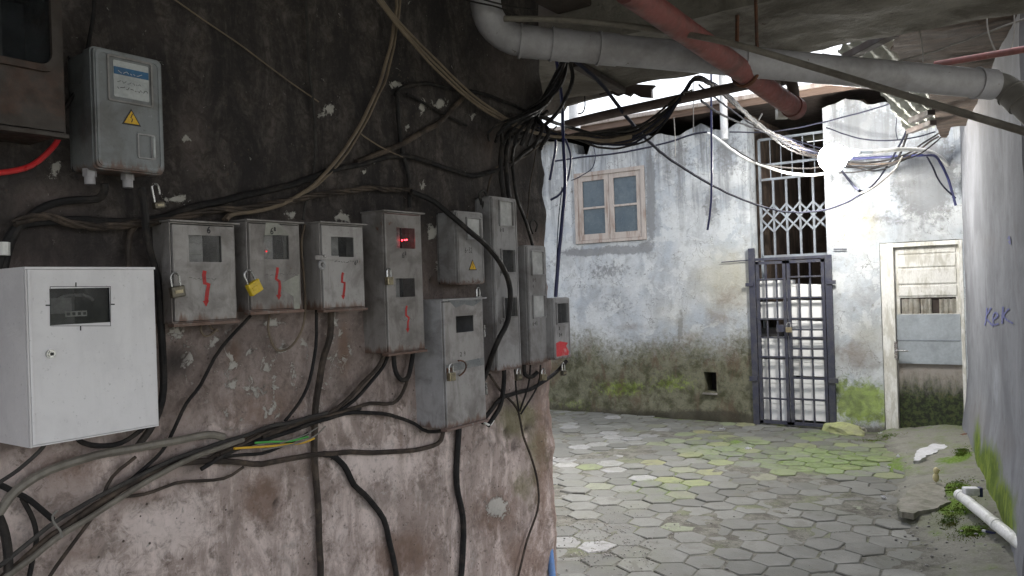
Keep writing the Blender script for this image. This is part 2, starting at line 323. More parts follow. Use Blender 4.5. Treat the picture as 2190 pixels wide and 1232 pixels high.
# ------------------------------------------------------------------ attribute driven plaster materials
def masks(t, name):
    a = N(t, 'Attribute', attribute_name=name); s = N(t, 'SeparateColor'); t.links.new(a.outputs['Color'], s.inputs[0]); return s.outputs[0], s.outputs[1], s.outputs[2], a.outputs['Alpha']
def brk(t, mask, nz, amp, w_=.12, c=.5):                      # break a soft mask up into an irregular edge
    return ramp(t, mth(t, 'ADD', mask, mth(t, 'MULTIPLY', mth(t, 'SUBTRACT', nz, .5), amp)), c-w_, c+w_)
def mat_meter_wall():
    m, t, b = newmat('old_plaster'); tc = N(t, 'TexCoord').outputs['Object']
    soot, white, rust, olive = masks(t, 'masks'); pit, pink, fl, dull = masks(t, 'masks_b')
    mp = N(t, 'Mapping'); mp.inputs['Scale'].default_value = (1, 1, .35); t.links.new(tc, mp.inputs['Vector']); tv = mp.outputs[0]
    n1 = noisef(t, tc, 3, 10, .65, .4); n2 = noisef(t, tc, 14, 10, .7, .2); n3 = noisef(t, tc, 55, 8, .7); n4 = noisef(t, tv, 9, 10, .75, .6); n5 = noisef(t, tc, 7, 9, .62, 1.2)
    c = mixc(t, ramp(t, n1, .38, .62), (.35, .28, .255), (.46, .375, .35))
    c = mixc(t, ramp(t, n4, .46, .62), c, (.70, .59, .56))
    c = mixc(t, ramp(t, n2, .50, .64, 0, .75), c, (.21, .165, .145))
    c = mixc(t, ramp(t, n5, .52, .68, 0, .45), c, (.20, .175, .16))
    n6 = noisef(t, tc, 26, 12, .8, .8); c = mixc(t, ramp(t, n6, .56, .60, 0, .65), c, (.50, .45, .43)); c = mixc(t, ramp(t, n6, .42, .38, 0, .6), c, (.14, .11, .095))
    c = mixc(t, mth(t, 'MULTIPLY', brk(t, pink, n6, 1.6, .2), .75), c, (.80, .69, .665))
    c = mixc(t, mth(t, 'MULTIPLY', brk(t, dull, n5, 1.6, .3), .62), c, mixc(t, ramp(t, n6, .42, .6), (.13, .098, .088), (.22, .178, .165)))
    c = mixc(t, mth(t, 'MULTIPLY', brk(t, olive, n2, .9, .25), .7), c, (.20, .19, .10))
    c = mixc(t, mth(t, 'MULTIPLY', brk(t, rust, n6, 2.2, .4), .7), c, (.20, .125, .092))
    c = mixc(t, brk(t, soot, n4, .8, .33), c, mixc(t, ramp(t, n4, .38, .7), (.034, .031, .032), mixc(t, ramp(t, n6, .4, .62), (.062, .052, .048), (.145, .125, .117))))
    c = mixc(t, ramp(t, n3, .52, .72, 0, .5), c, (.10, .085, .075))
    vd = N(t, 'TexVoronoi', Scale=34.); t.links.new(tc, vd.inputs['Vector'])
    c = mixc(t, ramp(t, vd.outputs['Distance'], .13, .09), c, mixc(t, ramp(t, n1, .4, .6), (.09, .07, .06), c))
    wf = mth(t, 'MAXIMUM', brk(t, white, noisef(t, tc, 30, 10, .75, .6), 3.0, .07), mth(t, 'MULTIPLY', ramp(t, noisef(t, tc, 24, 9, .72, .5), .585, .60), ramp(t, mth(t, 'ADD', fl, mth(t, 'MULTIPLY', n1, .5)), .5, .75)))
    c = mixc(t, mth(t, 'MULTIPLY', wf, .85), c, (.52, .50, .47))
    c = mixc(t, pit, c, (.05, .04, .035))
    t.links.new(c, b.inputs['Base Color']); b.inputs['Roughness'].default_value = .92; b.inputs['Specular IOR Level'].default_value = .2
    bn = bump(t, n2, .7, .016, b); bn = bump(t, n6, .8, .006, b, bn); bn = bump(t, n3, .5, .003, b, bn); bump(t, wf, .8, .004, b, bn)
    return m
def mat_house_wall():
    m, t, b = newmat('whitewashed_plaster'); tc = N(t, 'TexCoord').outputs['Object']
    moss, green, grey, bare = masks(t, 'masks'); brown, hole, ylw, _ = masks(t, 'masks_b')
    mp = N(t, 'Mapping'); mp.inputs['Scale'].default_value = (1, 1, .4); t.links.new(tc, mp.inputs['Vector']); tv = mp.outputs[0]
    n1 = noisef(t, tc, 1.6, 10, .6, .6); n2 = noisef(t, tc, 7, 10, .68, .3); n3 = noisef(t, tc, 40, 6, .7); n4 = noisef(t, tv, 3.5, 10, .7, .8)
    c = mixc(t, ramp(t, n1, .40, .62), (.40, .435, .48), (.53, .55, .57))
    c = mixc(t, ramp(t, n4, .46, .66, 0, .6), c, (.31, .32, .335))
    c = mixc(t, ramp(t, n2, .52, .66, 0, .5), c, (.32, .33, .335))
    mp2 = N(t, 'Mapping'); mp2.inputs['Scale'].default_value = (1, 1, .08); t.links.new(tc, mp2.inputs['Vector']); n7 = noisef(t, mp2.outputs[0], 9, 8, .7); n8 = noisef(t, tc, 3.2, 12, .66, .5); n9 = noisef(t, tc, 18, 10, .75, .4)
    sz = N(t, 'SeparateXYZ'); t.links.new(tc, sz.inputs[0])
    c = mixc(t, ramp(t, n8, .535, .545, 0, .6), c, (.58, .60, .61)); c = mixc(t, ramp(t, n9, .58, .62, 0, .5), c, (.22, .225, .23))
    c = mixc(t, mth(t, 'MULTIPLY', ramp(t, n7, .45, .62, 0, .8), ramp(t, sz.outputs[2], 1.7, 3.2)), c, (.17, .175, .185))
    vc = N(t, 'TexVoronoi', feature='DISTANCE_TO_EDGE', Scale=1.7); dv = N(t, 'VectorMath', operation='ADD'); nv = N(t, 'TexNoise', Scale=3., Detail=8.); t.links.new(tc, nv.inputs['Vector']); t.links.new(tc, dv.inputs[0]); t.links.new(nv.outputs['Color'], dv.inputs[1]); t.links.new(dv.outputs[0], vc.inputs['Vector'])
    crk = mth(t, 'MULTIPLY', ramp(t, vc.outputs['Distance'], .007, .002), ramp(t, n1, .45, .55)); c = mixc(t, mth(t, 'MULTIPLY', crk, .7), c, (.09, .085, .08))
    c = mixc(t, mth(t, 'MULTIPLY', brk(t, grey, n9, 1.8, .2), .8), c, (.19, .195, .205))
    c = mixc(t, mth(t, 'MULTIPLY', brk(t, ylw, n2, .5, .4), .6), c, (.46, .42, .30))
    c = mixc(t, mth(t, 'MULTIPLY', brk(t, brown, n2, .8, .3), .75), c, (.21, .175, .145))
    mc = mixc(t, ramp(t, n2, .35, .62), (.065, .065, .038), (.175, .17, .12)); mc = mixc(t, ramp(t, n4, .5, .6, 0, .7), mc, (.12, .085, .06)); mc = mixc(t, ramp(t, n3, .5, .7, 0, .7), mc, (.05, .045, .035))
    c = mixc(t, mth(t, 'MULTIPLY', ramp(t, mth(t, 'ADD', moss, mth(t, 'MULTIPLY', mth(t, 'SUBTRACT', n9, .5), .9)), .0, .55), .75), c, (.27, .265, .23))
    c = mixc(t, brk(t, moss, n9, 1.5, .36), c, mc)
    c = mixc(t, mth(t, 'MULTIPLY', brk(t, green, n9, 2.0, .3), .85), c, mixc(t, ramp(t, n2, .38, .6), (.13, .17, .03), (.27, .36, .07)))
    c = mixc(t, mth(t, 'MULTIPLY', brk(t, bare, n3, .9, .3), .8), c, (.05, .045, .035))
    c = mixc(t, hole, c, (.02, .018, .015))
    c = mixc(t, ramp(t, n3, .55, .75, 0, .35), c, (.2, .19, .18))
    t.links.new(c, b.inputs['Base Color']); b.inputs['Roughness'].default_value = .95; b.inputs['Specular IOR Level'].default_value = .15
    bn = bump(t, n2, .6, .014, b); bn = bump(t, n9, .6, .008, b, bn); bump(t, n3, .45, .006, b, bn); return m
def mat_ground():
    m, t, b = newmat('dirt_and_moss'); tc = N(t, 'TexCoord').outputs['Object']
    moss, conc, bright, _ = masks(t, 'masks')
    n1 = noisef(t, tc, 2.2, 10, .65, .3); n2 = noisef(t, tc, 9, 10, .7, .3); n3 = noisef(t, tc, 60, 6, .7)
    c = mixc(t, ramp(t, n2, .4, .6), (.095, .09, .076), (.165, .16, .138))
    c = mixc(t, mth(t, 'MULTIPLY', conc, ramp(t, n2, .3, .6, .6, 1)), c, (.22, .215, .185))
    c = mixc(t, ramp(t, n1, .5, .62, 0, .5), c, (.15, .17, .09))
    c = mixc(t, brk(t, moss, n2, .9, .15), c, mixc(t, ramp(t, n3, .4, .6), (.09, .15, .02), (.14, .21, .04)))
    c = mixc(t, ramp(t, n3, .56, .7, 0, .6), c, (.34, .33, .31))
    t.links.new(c, b.inputs['Base Color']); b.inputs['Roughness'].default_value = .95; b.inputs['Specular IOR Level'].default_value = .2
    bn = bump(t, n2, .7, .03, b); bump(t, n3, .6, .008, b, bn); return m
def mat_paver():
    m, t, b = newmat('hexagonal_pavers'); tc = N(t, 'TexCoord').outputs['Object']
    at = N(t, 'Attribute', attribute_name='tint'); a = at.outputs['Color']; ms = at.outputs['Alpha']
    n1 = noisef(t, tc, 2.0, 8, .6); n2 = noisef(t, tc, 13, 10, .7, .2); n3 = noisef(t, tc, 90, 6, .75)
    c = mixc(t, ramp(t, n2, .35, .7, 0, .5), a, (.13, .125, .11)); c = mixc(t, ramp(t, n1, .5, .7, 0, .45), c, (.17, .175, .14)); n4 = noisef(t, tc, 5, 12, .72, .5); c = mixc(t, brk(t, ms, n4, 1.5, .25), c, mixc(t, ramp(t, n2, .38, .62), (.085, .125, .03), (.19, .26, .09))); c = mixc(t, ramp(t, n4, .56, .6, 0, .6), c, (.105, .10, .085))
    c = mixc(t, ramp(t, n3, .5, .68, 0, .55), c, (.10, .095, .085)); c = mixc(t, ramp(t, n3, .36, .3, 0, .45), c, (.42, .41, .38))
    t.links.new(c, b.inputs['Base Color']); b.inputs['Specular IOR Level'].default_value = .35
    t.links.new(ramp(t, n1, .35, .65, .55, .9), b.inputs['Roughness'])
    bn = bump(t, n2, .4, .006, b); bump(t, n3, .6, .003, b, bn); return m
def mat_right_wall():
    m, t, b = newmat('grey_render'); tc = N(t, 'TexCoord').outputs['Object']
    moss, white, dark, _ = masks(t, 'masks')
    tv = tc
    n1 = noisef(t, tv, 2.0, 10, .62, .4); n2 = noisef(t, tc, 9, 10, .68); n3 = noisef(t, tc, 60, 6, .7)
    c = mixc(t, ramp(t, n1, .36, .64), (.165, .168, .185), (.225, .23, .25)); c = mixc(t, ramp(t, n2, .5, .7, 0, .5), c, (.145, .142, .15))
    c = mixc(t, mth(t, 'MULTIPLY', brk(t, dark, n2, .5, .4), .6), c, (.17, .15, .14))
    c = mixc(t, mth(t, 'MULTIPLY', brk(t, white, n2, .6, .2), .7), c, (.4, .42, .46))
    c = mixc(t, brk(t, moss, n2, .7, .25), c, mixc(t, ramp(t, n2, .4, .6), (.08, .12, .02), (.15, .20, .03)))
    c = mixc(t, ramp(t, n3, .55, .75, 0, .3), c, (.15, .14, .14))
    t.links.new(c, b.inputs['Base Color']); b.inputs['Roughness'].default_value = .92; b.inputs['Specular IOR Level'].default_value = .2
    bn = bump(t, n2, .4, .01, b); bump(t, n3, .4, .004, b, bn); return m
def fn(x, y, z=0, s=1.): return noise.fractal(Vector((x*s, y*s, z*s)), 1., 2.2, 5)
# ------------------------------------------------------------------ ground sheet and paving (setting)
APRON = [(1880, 925), (1900, 960), (1925, 1010), (1905, 1060), (1930, 1110), (1985, 1180), (2010, 1232), (2100, 1400)]
ap = [hz(a, b_, 0) for a, b_ in APRON]
def apron_d(x, y):                                            # signed distance right of the paving's ragged edge (by x at given y)
    pts = sorted(ap, key=lambda p: p.y)
    if y <= pts[0].y: ex = pts[0].x
    elif y >= pts[-1].y: ex = pts[-1].x
    else:
        for a, b_ in zip(pts, pts[1:]):
            if a.y <= y <= b_.y: ex = a.x+(b_.x-a.x)*(y-a.y)/max(1e-6, b_.y-a.y); break
    return x-ex
def gz(x, y):
    d = apron_d(x, y)+.10*fn(x, y, 3, 3)
    if y < 1.5: return -.035
    return -.0055+.009*fn(x, y, 8, 1.6)+.004*fn(x, y, 3, 9)+.05*sm(-.05, .15, d)+.07*sm(.1, .7, d)+.012*fn(x, y, 0, 7)*sm(-.2, .2, d)+.045*sm(8.55, 8.8, y)*sm(-5, -4.6, x)*0
def axis(a, b, st, far): 
    o = [-far, -far/4, -20, -12]; o = [v for v in o if v < a]; k = a
    while k < b: o.append(k); k += st
    return o+[v for v in (b, 12, 20, far/4, far) if v >= b]
xs = axis(-8, 1.2, .045, 600); ys = axis(2.2, 9.6, .045, 600)
bm = bmesh.new(); G = [[bm.verts.new((x, y, gz(x, y) if (-8.1 < x < 1.3 and 2 < y < 9.7) else -.035)) for x in xs] for y in ys]
for j in range(len(ys)-1):
    for i in range(len(xs)-1): bm.faces.new((G[j][i], G[j][i+1], G[j+1][i+1], G[j+1][i]))
gr = fin(bm, 'ground', mat_ground(), smooth=True); tag(gr, kind='structure')
def gp(co):
    px, py = proj(co); d = apron_d(co.x, co.y)
    mo = blob(px, py, [(2060, 975, 22, 14), (2045, 1045, 40, 18), (2040, 1085, 45, 25), (2080, 1135, 40, 16), (2030, 985, 40, 12, .7), (1880, 945, 60, 10, .5), (2000, 1140, 30, 15, .5), (2110, 1190, 40, 20, .4)])
    mo = max(mo, .6*blob(px, py, [(1780, 985, 260, 45), (1560, 960, 170, 40), (1420, 1040, 150, 60), (1900, 1000, 90, 45)]), .35*sm(.0, .3, d), .42*sm(8.3, 8.75, co.y))
    return (mo, sm(-.05, .1, d)*.95, 0, 1)
paint(gr.data, 'masks', gp)
bm = bmesh.new(); cl = bm.loops.layers.float_color.new('tint'); s = .127; g = .0022; rot = R(-24); rnd = random.Random(3)
bm_tint = []
for a in range(-60, 60):
    for b_ in range(-60, 60):
        lx = a*1.5*s*1.02; ly = (b_+.5*(a % 2))*math.sqrt(3)*s*1.02
        x = -2.5+lx*math.cos(rot)-ly*math.sin(rot); y = 6+lx*math.sin(rot)+ly*math.cos(rot)
        if not (-7.4 < x < .2 and 2.3 < y < 8.86): continue
        if apron_d(x, y) > .16 or y > 8.76 or (x < -1.75 and y < 3.05): continue
        if rnd.random() < .012: continue
        tx, ty = rnd.gauss(0, .018), rnd.gauss(0, .018); dz = rnd.gauss(0, .003)+.006*fn(x, y, 1, .8); ang = rot+rnd.gauss(0, .02); gg = g+abs(rnd.gauss(0, .0018))
        top = []; mid = []; low = []; chip = rnd.randrange(6) if rnd.random() < .3 else -1; cs = rnd.uniform(.012, .035)
        for k in range(6):
            th = ang+k*math.pi/3; cr = rnd.gauss(0, .003)-(cs if k == chip else 0)
            for L, rad, z in ((top, s-gg-.006+cr, 0), (mid, s-gg+cr, -.005), (low, s-gg+.001, -.05)):
                dx, dy = rad*math.cos(th), rad*math.sin(th); L.append(bm.verts.new((x+dx, y+dy, dz+z+dx*tx+dy*ty)))
        px, py = proj(Vector((x, y, 0)))
        v = rnd.uniform(.115, .18)*(1+.25*fn(x, y, 5, 1.2)); c = [v*.99, v, v*.92]
        gm = blob(px, py, [(1780, 985, 260, 45), (1560, 960, 170, 40, .8), (1420, 1040, 150, 60, .6), (1900, 1000, 90, 45, .6), (1760, 930, 120, 20, .9), (1620, 900, 200, 10, .5)])
        if rnd.random() < gm*.5:
            k = rnd.uniform(.15, .8); c = [c[0]*(1-k)+(.20+.08*rnd.random())*k, c[1]*(1-k)+.27*k, c[2]*(1-k)+.11*k]
        wm = blob(px, py, [(1300, 950, 140, 45), (1420, 935, 120, 25, .6), (1250, 1010, 110, 40, .8), (1370, 1140, 60, 30, .5), (1240, 1190, 80, 40, .5), (1820, 915, 160, 14, .7)])
        if rnd.random() < wm*.45: k = rnd.uniform(.2, .8); c = [q*(1-k)+.36*k for q in c]
        fs = [bm.faces.new(top)]
        for k in range(6): fs += [bm.faces.new((top[k], mid[k], mid[(k+1) % 6], top[(k+1) % 6])), bm.faces.new((mid[k], low[k], low[(k+1) % 6], mid[(k+1) % 6]))]
        for f in fs:
            for l in f.loops: l[cl] = (*c, gm*.62)
pv = fin(bm, 'paving', mat_paver()); tag(pv, kind='structure')
# ------------------------------------------------------------------ building with the meter wall
bld = thing('building', 'near building with stained plaster wall carrying the electricity meters and cables', 'building', (LWX, 3.0, 0))
def wall_mesh(prof, zs, disp):
    bm = bmesh.new(); V = [[None]*len(prof) for _ in zs]
    for j, z in enumerate(zs):
        for i, (x, y, nx, ny) in enumerate(prof):
            d = disp(x, y, z); V[j][i] = bm.verts.new((x+nx*d, y+ny*d, z))
    for j in range(len(zs)-1):
        for i in range(len(prof)-1): bm.faces.new((V[j][i], V[j][i+1], V[j+1][i+1], V[j+1][i]))
    return bm
prof = []; y = -3.2
while y < 0: prof.append((LWX, y, 1, 0)); y += .08
while y < 2.96: prof.append((LWX, y, 1, 0)); y += .018
for k in range(7):
    a = R(90*k/6); prof.append((LWX-.035+.035*math.cos(a), 2.965+.035*math.sin(a), math.cos(a), math.sin(a)))
x = LWX-.06
while x > -6: prof.append((x, 3.0, 0, 1)); x -= .12 if x < -2.3 else .03
zs = [-.1+.02*i for i in range(160)]+[3.2, 6.5]
PITS = [(1085, 925, 8, 9), (1131, 917, 9, 9), (1100, 955, 6, 11), (830, 1000, 5, 4), (590, 1075, 6, 10), (925, 600, 5, 8)]
def wd(x, y, z):
    p = Vector((x, y, z)); px, py = proj(Vector((LWX, min(y, 3), z)))
    d = .009*noise.fractal(p*1.7, 1, 2.1, 3)+.0022*noise.fractal(p*13, 1, 2.1, 3)
    d -= .018*blob(px, py, PITS)
    d += .010*blob(px, py, [(1062, 1085, 22, 22)])
    if y > 2.85: d += (y-2.85)/.15*(.022*noise.fractal(Vector((5, 1, z))*6, 1, 2.2, 5)-.006)
    return d
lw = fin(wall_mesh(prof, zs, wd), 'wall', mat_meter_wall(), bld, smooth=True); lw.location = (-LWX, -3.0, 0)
def lwp(co):
    px, py = proj(Vector((LWX, min(co.y, 2.99), co.z)))
    n_ = fn(co.x, co.y, co.z, 2.0)
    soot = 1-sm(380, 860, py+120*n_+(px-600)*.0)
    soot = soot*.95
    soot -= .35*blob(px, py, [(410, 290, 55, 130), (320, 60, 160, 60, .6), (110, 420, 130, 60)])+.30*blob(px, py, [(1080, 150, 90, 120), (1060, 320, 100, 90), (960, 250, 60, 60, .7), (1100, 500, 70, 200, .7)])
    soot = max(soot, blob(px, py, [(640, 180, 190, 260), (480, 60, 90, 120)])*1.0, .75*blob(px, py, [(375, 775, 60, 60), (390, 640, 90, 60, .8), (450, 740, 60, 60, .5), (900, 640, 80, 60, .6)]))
    white = blob(px, py, [(122, 355, 16, 18, .9), (378, 425, 26, 12, 1), (700, 235, 15, 14, 1), (733, 468, 20, 10), (622, 462, 16, 7), (848, 182, 14, 9), (903, 228, 9, 16), (940, 222, 14, 12), (925, 497, 10, 20), (938, 568, 9, 13),
        (540, 757, 10, 10), (605, 745, 16, 10), (590, 690, 22, 8), (715, 700, 10, 30, .8), (500, 818, 12, 14), (555, 835, 20, 15, .8), (395, 300, 14, 5, .9), (870, 275, 12, 5), (1010, 250, 14, 12, .6), (905, 395, 8, 10), (780, 370, 10, 6, .7), (110, 510, 26, 10, .7), (1062, 1085, 22, 22, 1.4), (380, 715, 22, 22, .8)])
    rust = blob(px, py, [(560, 1065, 50, 60, 1), (500, 760, 18, 32, 1), (738, 745, 13, 60, 1.1), (860, 1185, 80, 60, 1), (1060, 1095, 55, 60, .9), (1120, 1190, 60, 60, .9), (300, 1060, 70, 30, .5), (180, 1180, 60, 30, .5), (1030, 300, 60, 30, .8), (1165, 560, 14, 300, .8), (560, 880, 120, 60, .6), (855, 965, 10, 60, .7), (150, 1000, 110, 40, .7), (960, 600, 40, 16, 1.1), (1160, 1000, 20, 300, .8)])
    olive = blob(px, py, [(1110, 900, 60, 50, .9), (1150, 960, 30, 80, .8), (1120, 1040, 50, 60, .6), (500, 620, 50, 60, .4)])
    pit = .9*blob(px, py, PITS)
    pink = blob(px, py, [(350, 1130, 150, 80, .8), (800, 990, 160, 60, .7), (700, 1130, 80, 100, .5), (960, 990, 60, 40, .5), (250, 1220, 200, 50, .6), (420, 1080, 80, 50, .6), (1060, 280, 50, 60, .3)])
    fl = blob(px, py, [(600, 830, 160, 110, 1), (480, 780, 120, 100, .7), (720, 720, 60, 80, .8), (390, 700, 60, 60, .5), (940, 250, 60, 70, .4)])
    if co.y > 2.95: rust = max(rust, .6)
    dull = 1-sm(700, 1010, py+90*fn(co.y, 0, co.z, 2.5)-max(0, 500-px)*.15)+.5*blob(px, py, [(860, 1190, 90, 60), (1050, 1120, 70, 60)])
    return (max(0, soot), white, rust, olive), (pit, pink, fl, min(1, dull))
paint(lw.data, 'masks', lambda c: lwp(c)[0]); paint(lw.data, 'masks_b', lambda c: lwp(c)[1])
# overhanging storey: slab strip at its edge, darker higher ceiling behind, walls of the storey above
def rough_slab(name, mat, x0, x1, y0, y1, z0, z1, st=.06, amp=.012, edge=.03):
    bm = bmesh.new(); nx = int((x1-x0)/st)+1; ny = max(2, int((y1-y0)/st)+1); B = []
    for j in range(ny+1):
        row = []
        for i in range(nx+1):
            x = x0+(x1-x0)*i/nx; y = y0+(y1-y0)*j/ny
            if j == ny: y += edge*fn(x, 0, 2, 3)
            row.append(bm.verts.new((x-LWX, y-3, z0+amp*fn(x, y, 0, 3))))
        B.append(row)
    T = [[bm.verts.new((v.co.x, v.co.y, z1)) for v in row] for row in B]
    for j in range(ny):
        for i in range(nx): bm.faces.new((B[j][i], B[j+1][i], B[j+1][i+1], B[j][i+1])); bm.faces.new((T[j][i], T[j][i+1], T[j+1][i+1], T[j+1][i]))
    for i in range(nx): bm.faces.new((B[ny][i], T[ny][i], T[ny][i+1], B[ny][i+1])); bm.faces.new((B[0][i], B[0][i+1], T[0][i+1], T[0][i]))
    for j in range(ny): bm.faces.new((B[j][0], T[j][0], T[j+1][0], B[j+1][0])); bm.faces.new((B[j][nx], B[j+1][nx], T[j+1][nx], T[j][nx]))
    return fin(bm, name, mat, bld)
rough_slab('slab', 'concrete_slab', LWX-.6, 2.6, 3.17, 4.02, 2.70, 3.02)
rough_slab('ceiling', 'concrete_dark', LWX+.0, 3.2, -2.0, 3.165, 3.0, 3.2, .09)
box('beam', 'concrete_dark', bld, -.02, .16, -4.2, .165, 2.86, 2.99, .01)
# ------------------------------------------------------------------ far house
HO = Vector((-3, BWY, 0))
house = thing('house', 'whitewashed mossy house closing the yard, with window, barred gate and white door', 'house', HO)
def Wd(o): o.location = -Vector(o.parent.location) if not o.parent.parent else Vector((0, 0, 0)); return o
TOP = [(1150, 300), (1181, 302), (1226, 306), (1232, 332), (1258, 330), (1263, 304), (1330, 300), (1412, 286), (1444, 292), (1467, 282), (1499, 263), (1525, 279), (1551, 278), (1590, 256), (1604, 256), (1767, 230), (1812, 209), (1832, 214), (1855, 224), (1887, 219), (1900, 221), (1916, 232), (1932, 240), (2060, 240)]
TP = [hy(a, b_) for a, b_ in TOP]
def ztop(x):
    if x <= TP[0].x: return TP[0].z
    for a, b_ in zip(TP, TP[1:]):
        if a.x <= x <= b_.x: return a.z+(b_.z-a.z)*(x-a.x)/max(1e-6, b_.x-a.x)
    return TP[-1].z
gx0, gx1 = hy(1606, 560).x, hy(1769, 560).x
w0, w1 = hy(1230, 440), hy(1381, 440); wz0, wz1 = hy(1306, 518).z, hy(1306, 362).z
d0, d1 = hy(1886, 700).x, hy(2064, 700).x; dz1 = hy(1960, 516).z
v0, v1 = hy(1506, 815).x, hy(1532, 815).x; vz0, vz1 = hy(1519, 838).z, hy(1519, 796).z
OPEN = [(gx0, gx1, -1, 9), (w0.x, w1.x, wz0, wz1), (d0, d1, -1, dz1), (v0, v1, vz0, vz1)]
X = [-9+.25*i for i in range(10)]+[-6.5+.035*i for i in range(165)]
def merge(L, add):
    L = [v for v in L if all(abs(v-a) > .016 for a in add)]+list(add); return sorted(L)
X = merge(X, [o[0] for o in OPEN]+[o[1] for o in OPEN]); Z = merge([-.1+.035*i for i in range(102)], [wz0, wz1, dz1, vz0, vz1]); ZM = Z[-1]
bm = bmesh.new(); V = {}
def hv(i, j, back=0):
    k = (i, j, back)
    if k not in V:
        x, z = X[i], Z[j]; zz = z if z < 3.0 else 3.0+(z-3.0)*(ztop(x)-3.0)/(ZM-3.0)
        p = Vector((x, 0, zz)); d = .012*noise.fractal(p*1.2, 1, 2.1, 3)+.0025*noise.fractal(p*9, 1, 2.1, 3); d += -.05*sm(.35, 0, zz)*(.5+noise.noise(p*4))
        px, py = proj(Vector((x, BWY, zz)))
        if j == len(Z)-1: zz += .02*fn(x*9, 0)
        V[k] = bm.verts.new((x, BWY+d if not back else BWY+.26, zz))
    return V[k]
def inside(x, z): return any(o[0] < x < o[1] and o[2] < z < o[3] for o in OPEN)
cells = {(i, j) for i in range(len(X)-1) for j in range(len(Z)-1) if not inside((X[i]+X[i+1])/2, (Z[j]+Z[j+1])/2)}
for i, j in cells:
    bm.faces.new((hv(i, j), hv(i+1, j), hv(i+1, j+1), hv(i, j+1)))
    for di, dj, a, b_ in ((-1, 0, (i, j), (i, j+1)), (1, 0, (i+1, j+1), (i+1, j)), (0, -1, (i+1, j), (i, j)), (0, 1, (i, j+1), (i+1, j+1))):
        if (i+di, j+dj) not in cells: bm.faces.new((hv(*a), hv(*b_), hv(*b_, 1), hv(*a, 1)))
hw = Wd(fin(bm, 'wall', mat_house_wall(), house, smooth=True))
def hp(co):
    px, py = proj(Vector((co.x, BWY, co.z))); n_ = fn(co.x, 0, co.z, 1.6)
    if px < 1620:
        ln = 745-22*math.exp(-((px-1590)/35)**2)
        moss = sm(-75, 75, py-ln+30*n_)
    else: moss = sm(820, 1000, py)*.6 if px < 1905 else 0
    green = blob(px, py, [(1330, 830, 70, 22, .55), (1440, 820, 60, 25, .5), (1840, 860, 65, 45, 1.3), (1800, 830, 25, 30, .8), (1880, 890, 40, 20, .8), (1230, 870, 60, 20, .4)])
    grey = blob(px, py, [(1392, 440, 11, 100, 1.2), (1392, 380, 11, 50, 1.2), (1250, 540, 60, 9, 1.2), (1330, 535, 70, 10, 1.2), (1380, 530, 20, 14, 1.2), (1520, 440, 20, 50, .8), (1300, 580, 70, 30, .6), (1320, 650, 80, 40, .45), (1455, 700, 5, 45, 1.2), (1460, 350, 90, 25, .5), (1420, 450, 40, 40, .4), (1830, 380, 30, 60, .4), (1980, 380, 80, 110, 1.1), (1850, 290, 110, 80, 1.0), (1820, 380, 70, 50, .6), (1560, 330, 60, 70, .6), (1440, 330, 60, 30, .6), (1900, 470, 80, 20, .6)])  # mortar and stains; upper right blobs also paint in shade against the lamp
    brown = blob(px, py, [(1560, 640, 50, 45, .6), (1590, 780, 40, 30, .8), (1540, 680, 60, 30, .5), (1830, 640, 60, 60, .4), (1830, 760, 60, 60, .65), (1470, 720, 80, 14, .5), (1350, 700, 60, 12, .5)])
    bare = sm(.14, .0, co.z)*.75+blob(px, py, [(1520, 890, 90, 16, .9)])
    ylw = blob(px, py, [(1560, 600, 100, 90, .8), (1830, 480, 60, 60, .9), (1860, 720, 60, 60, .5), (1440, 680, 80, 50, .4)])
    return (moss, green, grey, min(1, bare)), (brown, 0, ylw, 1)
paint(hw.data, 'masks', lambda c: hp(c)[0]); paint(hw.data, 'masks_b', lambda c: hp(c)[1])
# dark rooms, roof, fascia
def wbox(name, mat, par, x0, x1, y0, y1, z0, z1, bev=0): return Wd(box(name, mat, par, x0, x1, y0, y1, z0, z1, bev))
bm = bmesh.new()
for a in ((-9, -.6, 11.5, 11.6, -.05, 3.5), (-9.1, -9, 8.9, 11.6, -.05, 3.5), (-.6, -.5, 9.1, 11.6, -.05, 3.5), (gx0-.12, gx0-.02, 9.06, 11.4, -.05, 3.48), (gx1+.25, gx1+.35, 9.06, 11.4, -.05, 3.48)): bx(bm, *a)
Wd(fin(bm, 'interior_walls', M['soffit_brown'], house))
wbox('floor', 'concrete_dark', house, -9, -.6, 8.90, 11.4, -.08, -.02)
bm = bmesh.new(); bx(bm, -9.2, -1.2, 8.64, 11.9, 3.575, 3.60); Wd(fin(bm, 'roof', M['wood_dark'], house))
for n_, a in (('fascia', (-6.6, -1.32, 8.60, 8.635, 3.50, 3.585)), ):
    wbox(n_, 'wood_brown', house, *a, .006)
wbox('roof_edge', 'wood_pale', house, -6.6, -1.32, 8.56, 8.597, 3.57, 3.615, .006)
